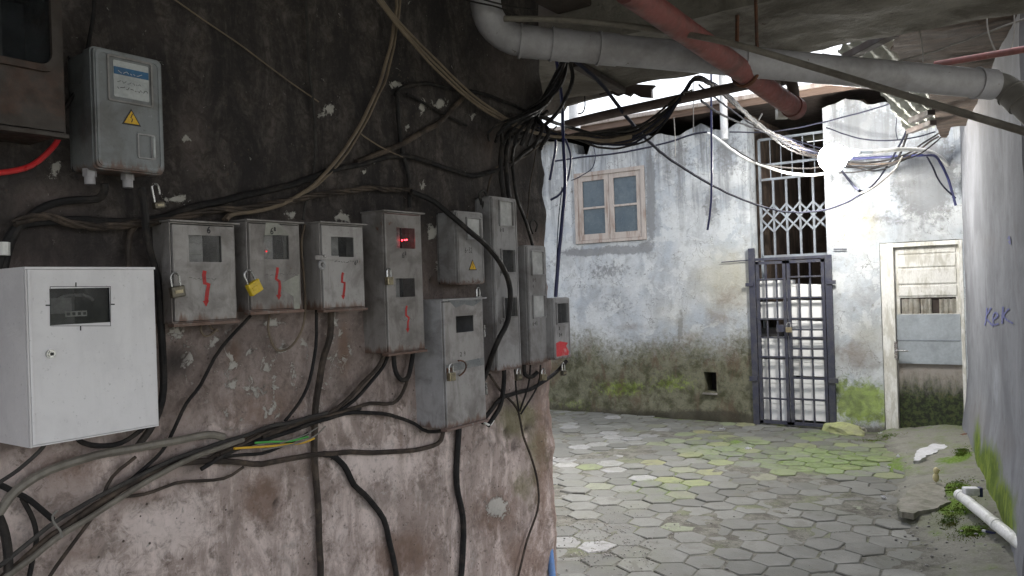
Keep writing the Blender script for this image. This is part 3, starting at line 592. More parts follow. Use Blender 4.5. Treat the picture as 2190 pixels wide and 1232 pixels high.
# window with two casements
wn = Wd(box('window', 'wood_pale', house, w0.x, w1.x, BWY+.2, BWY+.22, wz0, wz1)); wn.data.clear_geometry()
bm = bmesh.new(); fw = .05; plate_bm(bm, rr(w0.x+.004, w1.x-.004, wz0+.004, wz1-.004), [rr(w0.x+fw, w1.x-fw, wz0+fw*.8, wz1-fw)], BWY-.02, BWY+.07); bm.to_mesh(wn.data); bm.free()
wm = (w0.x+w1.x)/2
for a, b_ in ((w0.x+fw+.003, wm-.003), (wm+.003, w1.x-fw-.003)):
    za, zb = wz0+fw*.8+.003, wz1-fw-.003; zc = (za+zb)/2
    c = plate('casement', 'wood_pale', wn, rr(a, b_, za, zb), [rr(a+.06, b_-.06, za+.075, zc-.012), rr(a+.06, b_-.06, zc+.012, zb-.06)], BWY-.008, BWY+.03)
    box('pane', 'window_blue', wn, a+.05, b_-.05, BWY+.012, BWY+.016, za+.06, zc+.004); box('pane', 'window_blue', wn, a+.05, b_-.05, BWY+.012, BWY+.016, zc+.006, zb-.05)
# security grille over the gate
YG = 9.0
gg = lambda a, b_: hy(a, b_, YG)
def bars(bm, segs, r, y, flat=False):
    for (x0, z0), (x1, z1) in segs:
        a, b_ = Vector((x0, y, z0)), Vector((x1, y, z1)); d = (b_-a); L = d.length; d.normalize(); s = Vector((0, 1, 0)).cross(d)
        ww = r; tt = r*.35 if flat else r
        vs = [bm.verts.new(a+s*i*ww+Vector((0, j*tt, 0))) for i, j in ((-1, -1), (1, -1), (1, 1), (-1, 1))]+[bm.verts.new(b_+s*i*ww+Vector((0, j*tt, 0))) for i, j in ((-1, -1), (1, -1), (1, 1), (-1, 1))]
        for q in ((0, 1, 2, 3), (7, 6, 5, 4), (0, 4, 5, 1), (1, 5, 6, 2), (2, 6, 7, 3), (3, 7, 4, 0)): bm.faces.new([vs[k] for k in q])
def px2(p, y=YG): q = hy(p[0], p[1], y); return (q.x, q.z)
xl, xr = gg(1627, 430).x, gg(1769, 430).x; zt, z2, z3, zb = gg(1700, 290).z, gg(1700, 346).z, gg(1700, 378).z, gg(1700, 546).z
gx = [xl+(xr-xl)*k/5 for k in range(6)]; grille = box('security_grille', 'gate_pale', house, 0, .01, 0, .01, 0, .01); grille.data.clear_geometry()
bm = bmesh.new(); bars(bm, [((xl, -.02), (xl, zt)), ((xr, zb), (xr, zt)), ((xl, zt), (xr, zt)), ((xl, z2), (xr, z2)), ((xl, z3), (xr, z3)), ((xl, zb), (xr, zb))], .013, YG)
bars(bm, [((gx[k], zb), (gx[k], z3)) for k in range(1, 5)], .011, YG+.004); bm.to_mesh(grille.data); bm.free(); Wd(grille)
bm = bmesh.new(); bars(bm, [((xl+(xr-xl)*k/6, z3), (xl+(xr-xl)*k/6, zt)) for k in range(1, 6)], .005, YG+.008); fin(bm, 'thin_bars', M['gate_pale'], grille)
za, zc = gg(1700, 434).z, gg(1700, 493).z; zm = (za+zc)/2; sg = []; sg2 = []
for k in range(-1, 5):
    def cut(x0, z0, x1, z1):
        a, b_ = max(0, -k if k < 0 else 0), None
        t0 = 0 if x0 >= xl-1e-6 else (xl-x0)/(x1-x0); t1 = 1 if x1 <= xr+1e-6 else (xr-x0)/(x1-x0); return ((x0+(x1-x0)*t0, z0+(z1-z0)*t0), (x0+(x1-x0)*t1, z0+(z1-z0)*t1))
    st = (xr-xl)/5; x0 = xl+k*st; sg.append(cut(x0, za, x0+2*st, zc)); sg2.append(cut(x0, zc, x0+2*st, za))
bm = bmesh.new(); bars(bm, sg, .010, YG-.012, True); bars(bm, sg2, .010, YG-.02, True); fin(bm, 'scissor_lattice', M['gate_pale'], grille)
# double barred gate
YF = BWY-.03
gate = box('gate', 'gate_dark', house, 0, .01, 0, .01, 0, .01); gate.data.clear_geometry()
G_ = lambda a, b_: hy(a, b_, YF)
pl0, pl1, pr0, pr1 = G_(1606, 700).x, G_(1619, 700).x, G_(1769, 700).x, G_(1783, 700).x; zT = G_(1690, 549).z; zB = .015
bm = bmesh.new(); bx(bm, pl0, pl1, YF-.02, YF+.02, 0, G_(1612, 531).z, .003); bx(bm, pr0, pr1, YF-.02, YF+.02, 0, zT, .003); bx(bm, pl1, pr0, YF-.015, YF+.015, zT-.03, zT, .002)
bm.to_mesh(gate.data); bm.free(); Wd(gate)
for a, b_, c, d in ((1596, 1613, 605, 613), (1770, 1789, 599, 608), (1605, 1621, 805, 814), (1773, 1794, 809, 819)):
    p, q = G_(a, d), G_(b_, c); box('hinge_bracket', 'gate_dark', gate, p.x, q.x, YF-.035, YF-.021, p.z, q.z, .003)
p, q = G_(1543, 561), G_(1606, 556); bm = bmesh.new(); tube(bm, [p, q], .006); q = G_(1783, 533); tube(bm, [q+Vector((0, 0, .0)), G_(1811, 533)], .007); fin(bm, 'anchor_rod', M['gate_dark'], gate)
def leaf(a, b_, verts, hor, mat, zt):
    lf = box('gate_leaf', mat, gate, 0, .01, 0, .01, 0, .01); lf.data.clear_geometry(); x0, x1 = G_(a, 700).x, G_(b_, 700).x; f = .016
    bm = bmesh.new(); bars(bm, [((x0+f, zB), (x0+f, zt)), ((x1-f, zB), (x1-f, zt)), ((x0, zB+.02), (x1, zB+.02)), ((x0, zt-.02), (x1, zt-.02))], f, YF+.002)
    bars(bm, [((G_(v, 700).x, zB+.03), (G_(v, 700).x, zt-.03)) for v in verts], .0085, YF); bars(bm, [((x0+.02, G_(1650 if a < 1650 else 1730, h).z), (x1-.02, G_(1650 if a < 1650 else 1730, h).z)) for h in hor], .0085, YF-.012)
    bm.to_mesh(lf.data); bm.free(); return lf
leaf(1621, 1684, (1642, 1664), (597, 638, 682, 722, 763, 809, 852), 'gate_dark', zT-.035)
leaf(1687, 1767, (1712, 1736), (591, 636, 681, 705, 722, 746, 764, 809, 854), 'gate_dark', zT-.035)
p = G_(1672, 702); box('latch_plate', 'gate_dark', gate, p.x-.05, p.x+.03, YF-.03, YF-.021, p.z-.04, p.z+.04, .002)
# white cartons stacked behind the gate
YC = 8.80
CT = [(1622, 1684, 597, 639, 0), (1624, 1684, 644, 682, .5), (1628, 1686, 720, 764, -2), (1627, 1686, 768, 808, 1), (1629, 1687, 812, 850, 0), (1630, 1688, 855, 897, 0),
      (1690, 1758, 606, 636, 3), (1691, 1762, 640, 681, 1.5), (1692, 1765, 685, 722, 2), (1694, 1764, 726, 764, 0), (1697, 1766, 768, 804, .5), (1699, 1768, 812, 855, 0), (1700, 1770, 858, 898, 0)]
CL = ['white carton topmost in the left stack behind the barred gate', 'white carton second from the top in the left stack behind the gate', 'tilted white carton just under the gap in the left stack behind the gate', 'white carton third from the bottom of the left stack behind the gate', 'white carton second from the bottom of the left stack behind the gate', 'white carton on the floor at the bottom of the left stack behind the gate',
      'tilted white carton topmost in the right stack behind the barred gate', 'slightly tilted white carton second from the top of the right stack', 'white carton level with the gate padlock in the right stack', 'white carton just below the gate padlock in the right stack', 'white carton third from the bottom of the right stack behind the gate', 'white carton second from the bottom of the right stack behind the gate', 'white carton on the floor at the bottom of the right stack behind the gate']
for k, (a, b_, c, d, tl) in enumerate(CT):
    p, q = hy(a, d, YC), hy(b_, c, YC); p.z = max(p.z, .0); w_, h_ = (q.x-p.x)*1.02, max(.1, q.z-p.z)
    t = thing('carton', CL[k], 'box', ((p.x+q.x)/2, YC+.14, max(0, p.z)), 0, 'white cartons stacked behind the gate'); t.rotation_euler = (0, R(tl), R(random.uniform(-3, 3)))
    box('box_body', 'carton', t, -w_/2, w_/2, -.13, .13, 0, h_*.93, .004); box('lid', 'carton', t, -w_/2-.004, w_/2+.004, -.134, .134, h_*.78, h_*.95, .004)
p = hy(1650, 700, YC+.1)
t = thing('carton', 'dark grey box in the gap of the left carton stack', 'box', (p.x, YC+.2, hy(1650, 722, YC).z), 0); box('box_body', 'meter_dark', t, -.13, .1, -.04, .1, 0, .10, .004)
# door
YD = BWY+.07; D_ = lambda a, b_: hy(a, b_, YD)
door = box('door', 'door_white', house, 0, .01, 0, .01, 0, .01); door.data.clear_geometry()
a0, a1 = D_(1918, 700).x, D_(2056, 700).x; ft = dz1-.005; zq = lambda y: D_(1985, y).z
bm = bmesh.new(); plate_bm(bm, rr(a0, a1, zq(778), ft-.05), [rr(D_(1925, 650).x, D_(2045, 650).x, zq(671), zq(636))], YD, YD+.035); bm.to_mesh(door.data); bm.free(); Wd(door)
bm = bmesh.new(); bx(bm, d0+.003, a0-.004, YD-.06, YD+.05, -.01, ft, .004); bx(bm, a1+.004, d1-.003, YD-.06, YD+.05, -.01, ft, .004); bx(bm, a0-.003, a1+.003, YD-.06, YD+.05, ft-.045, ft-.002, .004); fin(bm, 'door_frame', M['door_white'], door)
bm = bmesh.new()
for ya, yb in ((530, 541), (545, 570), (574, 606), (611, 632)): bx(bm, a0+.03, a1-.03, YD-.012, YD-.001, zq(yb), zq(ya), .003)
fin(bm, 'planks', M['door_white'], door)
for k, (xa, xb, mt) in enumerate(((1929, 1966, 'rag'), (1969, 1992, 'rag'), (2009, 2044, 'rag'))):
    p, q = D_(xa, 671), D_(xb, 640); bm = bmesh.new(); n = 10; g2 = [[bm.verts.new((p.x+(q.x-p.x)*i/n, YD+.005+.008*math.sin(i*1.9+k), p.z-.01+(q.z-p.z+.015)*j/3+.003*math.sin(i*2+j))) for i in range(n+1)] for j in range(4)]
    for j in range(3):
        for i in range(n): bm.faces.new((g2[j][i], g2[j][i+1], g2[j+1][i+1], g2[j+1][i]))
    bmesh.ops.solidify(bm, geom=bm.faces[:], thickness=.006); fin(bm, 'rag', M[mt], door, smooth=True)
box('backing_board', 'wood_dark', door, D_(1923, 650).x, D_(2048, 650).x, YD+.03, YD+.034, zq(673), zq(634))
bm = bmesh.new(); bx(bm, a0+.005, a1-.004, YD-.022, YD-.018, zq(729), zq(672)); bx(bm, a0+.012, a1+.0, YD-.026, YD-.0225, zq(778), zq(727)); fin(bm, 'metal_sheet', M['zinc'], door)
box('sheet_seam', 'gate_pale', door, a0+.005, a1-.004, YD-.031, YD-.0265, zq(728.5), zq(726.5), .001)
mm, t_, b_ = newmat('mossy_board'); tc = N(t_, 'TexCoord').outputs['Object']; mp = N(t_, 'Mapping'); mp.inputs['Scale'].default_value = (1, 1, .35); t_.links.new(tc, mp.inputs['Vector'])
sx = N(t_, 'SeparateXYZ'); t_.links.new(tc, sx.inputs[0]); nn = noisef(t_, mp.outputs[0], 14, 9, .75, .5); n9 = noisef(t_, tc, 30, 8, .7)
hh = mth(t_, 'ADD', sx.outputs[2], mth(t_, 'MULTIPLY', nn, .55)); c = mixc(t_, ramp(t_, hh, .62, .92), mixc(t_, ramp(t_, n9, .4, .6), (.02, .022, .015), (.05, .075, .025)), (.30, .275, .25)); c = mixc(t_, ramp(t_, n9, .5, .7, 0, .4), c, (.12, .06, .04))
t_.links.new(c, b_.inputs['Base Color']); b_.inputs['Roughness'].default_value = .95; bump(t_, nn, .5, .006, b_)
pts = [(a0+.004, .01)]; n = 22
x = D_(1999, 910).x
low = [(a0, .02), (D_(1945, 900).x, .015), (D_(1960, 900).x, .03), (D_(1985, 900).x, .02), (D_(1999, 900).x, .09), (D_(2020, 900).x, .11), (D_(2045, 900).x, .085), (a1, .08)]
plate('lower_panel', mm, door, low+[(a1-.002, zq(776)), (a0+.002, zq(776))], [], YD+.004, YD+.03)
p = D_(1918.5, 748); bm = bmesh.new(); bx(bm, p.x-.015, p.x+.014, YD-.07, YD-.062, p.z-.09, p.z+.09, .002); tube(bm, [Vector((p.x, YD-.064, p.z)), Vector((p.x, YD-.10, p.z)), Vector((p.x+.02, YD-.108, p.z)), Vector((p.x+.12, YD-.108, p.z-.003))], .008); fin(bm, 'handle', M['steel'], door)
# vent hole brick
wbox('vent_lining', 'dark_in', house, v0-.01, v1+.01, BWY+.24, BWY+.30, vz0-.01, vz1+.01)
p, q = hy(1504, 843), hy(1535, 838); wbox('vent_ledge', 'concrete_slab', house, p.x, q.x, BWY-.03, BWY+.05, p.z, p.z+.02, .004)
# ------------------------------------------------------------------ grey wall on the right
RO = RW0.copy()
rw_root = None
prof = []; 
def rwpt(t, off=0): q = RO+RWD*t-RWN*off; return q
ts = [i*.035 for i in range(0, 126)]; zs = [-.1+.035*i for i in range(94)]
bm = bmesh.new(); VV = []
for z in zs:
    row = []
    for t in ts:
        p = Vector((t, 0, z)); off = .012*noise.fractal(p*1.3, 1, 2.1, 3)+.003*noise.fractal(p*9, 1, 2.1, 3)+.065*sm(.75, .0, z)*(.9+.3*noise.noise(p*2))*sm(0, .3, t+.3)
        row.append(bm.verts.new(rwpt(t, off)+Vector((0, 0, z))-RO))
    t = ts[-1]; row.append(bm.verts.new(rwpt(t+.03, -.05)+Vector((0, 0, z))-RO)); row.append(bm.verts.new(rwpt(t+.03, -2.5)+Vector((0, 0, z))-RO))
    VV.append(row)
for a, b_ in zip(VV, VV[1:]):
    for i in range(len(a)-1): bm.faces.new((a[i], a[i+1], b_[i+1], b_[i]))
rw = fin(bm, 'rendered_wall', mat_right_wall(), None, RO, smooth=True); tag(rw, 'tall grey blue rendered wall with blue graffiti and green moss at its foot', 'wall')
def rp(co):
    p = co+RO; px, py = proj(p); n_ = fn(co.y, 0, co.z, 2)
    g = sm(1010, 1120, py+(2120-px)*.6+60*n_) if px < 2175 else 0
    mo = .75*blob(px, py, [(2110, 1010, 35, 70, 1.5), (2140, 1080, 35, 60, 1.4), (2090, 960, 12, 80, 1.1), (2160, 1120, 20, 40)])+.15*g
    return (mo, blob(px, py, [(2160, 1130, 16, 40), (2060, 400, 8, 160, .5), (2130, 820, 14, 90, .5)]), blob(px, py, [(2090, 900, 30, 80, .6), (2100, 230, 60, 60, .7), (2150, 950, 30, 60, .5), (2120, 520, 40, 40, .4)]), 1)
paint(rw.data, 'masks', rp)
# graffiti lies 3 mm proud of the render, a marking of the wall
def rloc(px, py): q = hr(px, py)-RO; return (q.dot(RWD), q.z)
bm = bmesh.new()
for st in ([(2113, 658), (2112, 675), (2106, 696)], [(2123, 658), (2109, 679), (2112, 682), (2128, 698)], [(2128, 685), (2137, 676), (2133, 668), (2127, 678), (2130, 694), (2139, 692)], [(2147, 656), (2146, 676), (2145, 692)], [(2160, 660), (2148, 676), (2166, 692)], [(2159, 512), (2162, 505), (2164, 522), (2160, 515)]):
    sp = spline([Vector((a, 0, b_)) for a, b_ in st], 3); k0 = len(bm.verts); ribbon_bm(bm, [(v.x, v.z) for v in sp], 3.6, 0); bm.verts.ensure_lookup_table()
    for v in bm.verts[k0:]: u_ = rloc(v.co.x, v.co.z); v.co = Vector((u_[0], 0, u_[1]))
for v in bm.verts:
    t, z = v.co.x, v.co.z; p = Vector((t, 0, z)); off = .012*noise.fractal(p*1.3, 1, 2.1, 3)+.003*noise.fractal(p*9, 1, 2.1, 3)+.065*sm(.75, .0, z)*(.9+.3*noise.noise(p*2))*sm(0, .3, t+.3)
    v.co = rwpt(t, off+.004)+Vector((0, 0, z))-RO
fin(bm, 'graffiti', M['ink_blue'], rw)
# short pillar at the right edge of the view
p = dp(2184, 700, 3.0); t = thing('pillar', 'narrow pale blue plastered pillar at the right edge of the view', 'pillar', (p.x, p.y, -.03), R(12)); box('shaft', 'render_blue', t, .045, .25, -.1, .12, 0, 1.8, .012)
if 0: bm = bmesh.new(); q = [Vector((-.02, -.05, 1.66)), Vector((-.06, -.06, 1.67)), Vector((-.09, -.06, 1.685))]; tube(bm, [Vector((.03, -.02, 1.65))]+q, .0035); tube(bm, [Vector((.03, -.02, 1.62)), Vector((-.03, -.05, 1.625)), Vector((-.06, -.06, 1.605))], .0035); fin(bm, 'wire_stub', M['slate_cable'], t)
# ------------------------------------------------------------------ overhead: pipes, canopy, timber, posts
PG = 'pipes under the ceiling'
def pipe(name, label, mat, pts, r, joints=(), jr=1.12, jl=.06, n=20, group=PG, step=.05):
    c = spline(pts, step); o = pts[0].copy(); t = thing(name, label, 'pipe', o, 0, group); bm = bmesh.new(); tube(bm, [p-o for p in c], r, n); fin(bm, 'pipe_run', M[mat], t, smooth=True)
    for a, b_ in joints:
        d = (b_-a).normalized(); bm = bmesh.new(); m_ = a-o; tube(bm, [m_-d*jl, m_-d*(jl-.006), m_+d*(jl-.006), m_+d*jl], r*jr, n); tube(bm, [m_-d*jl*1.12, m_-d*jl*.9], r*jr*1.06, n); fin(bm, 'coupling', M[mat], t, smooth=True)
    return t
q = A([(1036, -90, 2.86), (1037, -10, 2.88), (1046, 38, 2.88), (1072, 70, 2.9), (1120, 89, 2.9)]); e = dp(2120, 181, 3.12); d = (e-q[-1])
pipe('drain_pipe', 'large grey plastic drain pipe with elbow, crossing the whole yard opening', 'pvc', q+[q[-1]+d*f for f in (.1, .3, .5, .7, .9, 1.0)], .056, [(q[-1]+d*.012, e), (q[-1]+d*.075, e), (q[-1]+d*.17, e), (q[-1]+d*.47, e), (q[-1]+d*.985, e)], 1.05, .035)
q = A([(2105, 178, 3.12), (2145, 186, 3.11), (2175, 210, 3.08), (2230, 262, 3.0)]); pipe('drain_elbow', 'dusty pipe elbow at the right end of the big grey drain pipe', 'pvc_dark', q, .050, [(q[2], q[3])], 1.1, .03)
q = A([(1340, -22, 2.35), (1700, 232, 3.42)]); o = q[1]; t = pipe('sloping_pipe', 'faded red pipe sloping down across the grey drain pipe', 'pipe_red', q, .042, [], n=18)
bm = bmesh.new(); dd = (q[1]-q[0]).normalized(); tube(bm, [q[1]-q[0]-dd*.04, q[1]-q[0]+dd*.01], .048, 18); fin(bm, 'end_socket', M['pipe_red'], t, smooth=True)
bm = bmesh.new(); e = q[0].lerp(q[1], .62)-q[0]; bm2 = []
s_ = dd.cross(Vector((0, 0, 1))).normalized(); u_ = s_.cross(dd); tube(bm, [e+s_*.05*math.cos(a)+u_*.05*math.sin(a) for a in [R(x) for x in range(0, 361, 24)]], .007, 6); tube(bm, [e+s_*.05, e+s_*.052+Vector((0, 0, .5))], .007, 6); fin(bm, 'hanger', M['rust'], t, smooth=True)
q = A([(1205, 268, 4.35), (1290, 247, 4.18), (1640, 172, 3.52), (1672, 167, 3.47), (1692, 176, 3.44), (1697, 200, 3.43), (1699, 228, 3.42)]); pipe('iron_pipe', 'dark iron pipe running level under the slab edge, bending down into the red pipe', 'pipe_iron', q[:2]+[q[1].lerp(q[2], .5)]+q[2:], .024, [(q[3], q[4])], 1.2, .02, n=14)
t = thing('junction_box', 'small white plastic junction box under the lower end of the red pipe', 'junction box', dp(1673, 244, 3.5), R(35)); box('housing', 'pvc_white', t, -.025, .025, -.02, .02, -.02, .025, .003); box('connector', 'wood_pale', t, -.03, -.012, -.015, .01, .026, .06, .002)
q = A([(1078, 40, 2.8), (1200, 42, 2.75), (1330, 54, 2.7), (1430, 68, 2.65), (1560, 92, 2.5), (1760, 150, 2.35), (1960, 212, 2.15), (2200, 284, 1.95)]); t = pipe('conduit_pipe', 'thin grey conduit pipe crossing in front of the big drain pipe', 'conduit', q, .0105, [], n=10)
q = A([(1360, 86, 3.7), (1435, 66, 3.55)]); pipe('conduit_pipe', 'short pale strip of conduit above the drain pipe near the red pipe', 'grey_cable', q, .01, [], n=8)
q = A([(2000, 138, 3.9), (2200, 104, 3.5)]); pipe('conduit_pipe', 'rusty red pipe resting above the drain pipe near the right edge', 'pipe_red', q, .016, [], n=10)
# hanging rod
q = A([(1577, 25, 3.3), (1576, 130, 3.3)]); tag(fin((lambda b: (tube(b, [Vector((0, 0, 0)), q[1]-q[0]], .009, 6), b)[1])(bmesh.new()), 'hanger_rod', M['rust'], None, q[0]), 'thin rusty rod hanging from the slab beside the red pipe', 'rod')
def sheet(name, label, cat, mat, pix, z, th=.004, corr=None, grp=None, slope=0, seed=0):
    pts = [hz(a, b_, z) for a, b_ in pix]; o = sum(pts, Vector())/len(pts); bm = bmesh.new(); vs = [bm.verts.new(p-o) for p in pts]; f = bm.faces.new(vs)
    if f.normal.z > 0: pass
    r = bmesh.ops.triangulate(bm, faces=[f]); bmesh.ops.subdivide_edges(bm, edges=bm.edges[:], cuts=6, use_grid_fill=True); bmesh.ops.subdivide_edges(bm, edges=bm.edges[:], cuts=2, use_grid_fill=True)
    for v in bm.verts:
        if corr: v.co.z += .012*math.sin((v.co.dot(corr))*2*math.pi/.075)
        v.co.z += .02*fn(v.co.x, v.co.y, seed, 2)
        v.co += Vector((.012*fn(v.co.x, v.co.y, seed+3, 9), .012*fn(v.co.x, v.co.y, seed+7, 9), 0))
    bmesh.ops.solidify(bm, geom=bm.faces[:], thickness=th)
    return tag(fin(bm, name, M[mat], None, o), label, cat, grp)
cdir = Vector((1, .0, 0))
sheet('roofing_sheet', 'broken pale corrugated roofing sheet beyond the grey pipe at the right', 'roofing', 'corr', [(1868, 186), (1990, 186), (2006, 232), (2012, 262), (1992, 275), (1940, 283), (1926, 262), (1912, 238), (1895, 212)], 2.93, .004, cdir)
sheet('roofing_sheet', 'pale corrugated roofing scrap above the grey pipe near the slab edge', 'roofing', 'corr', [(1788, 100), (1870, 66), (1925, 60), (1925, 90), (1940, 130), (1860, 140), (1808, 120)], 2.98, .004, cdir)
sheet('soffit_board', 'large weathered brown board ceiling at upper right beyond the slab', 'ceiling board', 'soffit_brown', [(1912, 62), (2260, -40), (2500, 100), (2230, 262), (2034, 268), (2026, 288), (2012, 290), (2003, 268), (1992, 225), (1985, 186), (1940, 140), (1908, 108)], 2.9, .012, seed=4)
for k, (a, b_, lb) in enumerate((((1812, 122), (1912, 70), 'dark brown batten under the corrugated scrap above the pipe'), ((1950, 258), (1992, 240), 'short dark batten under the corrugated sheet below the pipe'), ((1945, 281), (1996, 262), 'brown batten along the broken lower edge of the corrugated sheet'))):
    p, q = hz(*a, 2.86), hz(*b_, 2.86); bm = bmesh.new(); d = (q-p); L = d.length; t = thing('batten', lb, 'batten', p, math.atan2(d.y, d.x)); bx(bm, 0, L, -.03, .03, -.02, .02, .003); bm_o = fin(bm, 'timber', M['wood_dark'], t)
# torn plaster and lath hanging from the slab's edge
def ragged(name, label, cat, mat, pix, yy, th):
    pts = [hy(a, b_, yy) for a, b_ in pix]; o = Vector((pts[0].x, yy, pts[0].z)); return tag(plate(name, mat, None, [(p.x-o.x, p.z-o.z) for p in pts], [], 0, th, loc=o), label, cat)
ragged('torn_board', 'dark torn board with a splintered edge hanging from the slab', 'board', 'wood_dark', [(1295, 170), (1330, 178), (1400, 182), (1392, 190), (1393, 209), (1368, 207), (1352, 199), (1345, 206), (1330, 200), (1318, 205), (1300, 198), (1282, 204), (1280, 190)], 4.03, .025)
ragged('torn_board', 'cracked cream plaster ceiling remnant next to the wall corner', 'board', 'concrete_slab', [(1150, 120), (1290, 120), (1310, 178), (1300, 203), (1255, 213), (1208, 226), (1200, 240), (1150, 250)], 4.06, .03)
p, q = hz(1230, 132, 2.69), hz(1330, 190, 2.69); d = q-p; t = thing('batten', 'dark rotten lath slanting across the slab above the wall corner', 'batten', p, math.atan2(d.y, d.x)); bm = bmesh.new(); bx(bm, 0, d.length, -.025, .025, -.025, .005, .004); fin(bm, 'timber', M['wood_dark'], t)
for a, lb in (((1229, 214, 258, 26), 'stub of white post left of the yard roof gap'), ((1549, 150, 278, 15), 'slim white pvc post rising through the roof gap'), ((1767, 92, 150, 12), 'white post far off seen through the upper roof gap')):
    p, q = hy(a[0], a[2], 8.5), hy(a[0], a[1], 8.5); wd_ = a[3]/2*9.3/FPX; bm = bmesh.new(); tube(bm, [Vector((0, 0, -.1)), Vector((0, 0, q.z-p.z))], wd_, 10); tag(fin(bm, 'vent_post', M['sky_post'], None, p, smooth=True), lb, 'post')
# lamp on its arm
LP = dp(1781, 338, 7.2)
q = A([(1822, 327, 7.2), (1871, 324, 7.25), (1952, 319, 7.35), (2001, 330, 7.6), (2030, 358, 7.75), (2044, 396, 7.8)]); t = thing('lamp', 'glaring white globe lamp on a curved pipe arm in front of the house', 'lamp', q[-1])
bm = bmesh.new(); tube(bm, [p-q[-1] for p in spline(q, .05)], .019, 12); fin(bm, 'arm', M['pvc_white'], t, smooth=True)
bm = bmesh.new(); a = q[0]-q[-1]; d = (q[1]-q[0]).normalized(); tube(bm, [a-d*.04, a+d*.06], .032, 12); tube(bm, [a+d*.08, a+d*.2], .024, 12); fin(bm, 'socket', M['zinc'], t, smooth=True)
bm = bmesh.new(); bmesh.ops.create_uvsphere(bm, u_segments=24, v_segments=14, radius=.125, matrix=Matrix.Translation(LP-q[-1])); g0 = LP-q[-1]; g1 = q[0]-q[-1]; gd = (g1-g0); tube(bm, [g0+gd*f for f in (.3, .5, .7, .9, 1.0)], lambda f: .11-.08*f**.6, 16); fin(bm, 'globe', M['lamp_emit'], t, smooth=True)


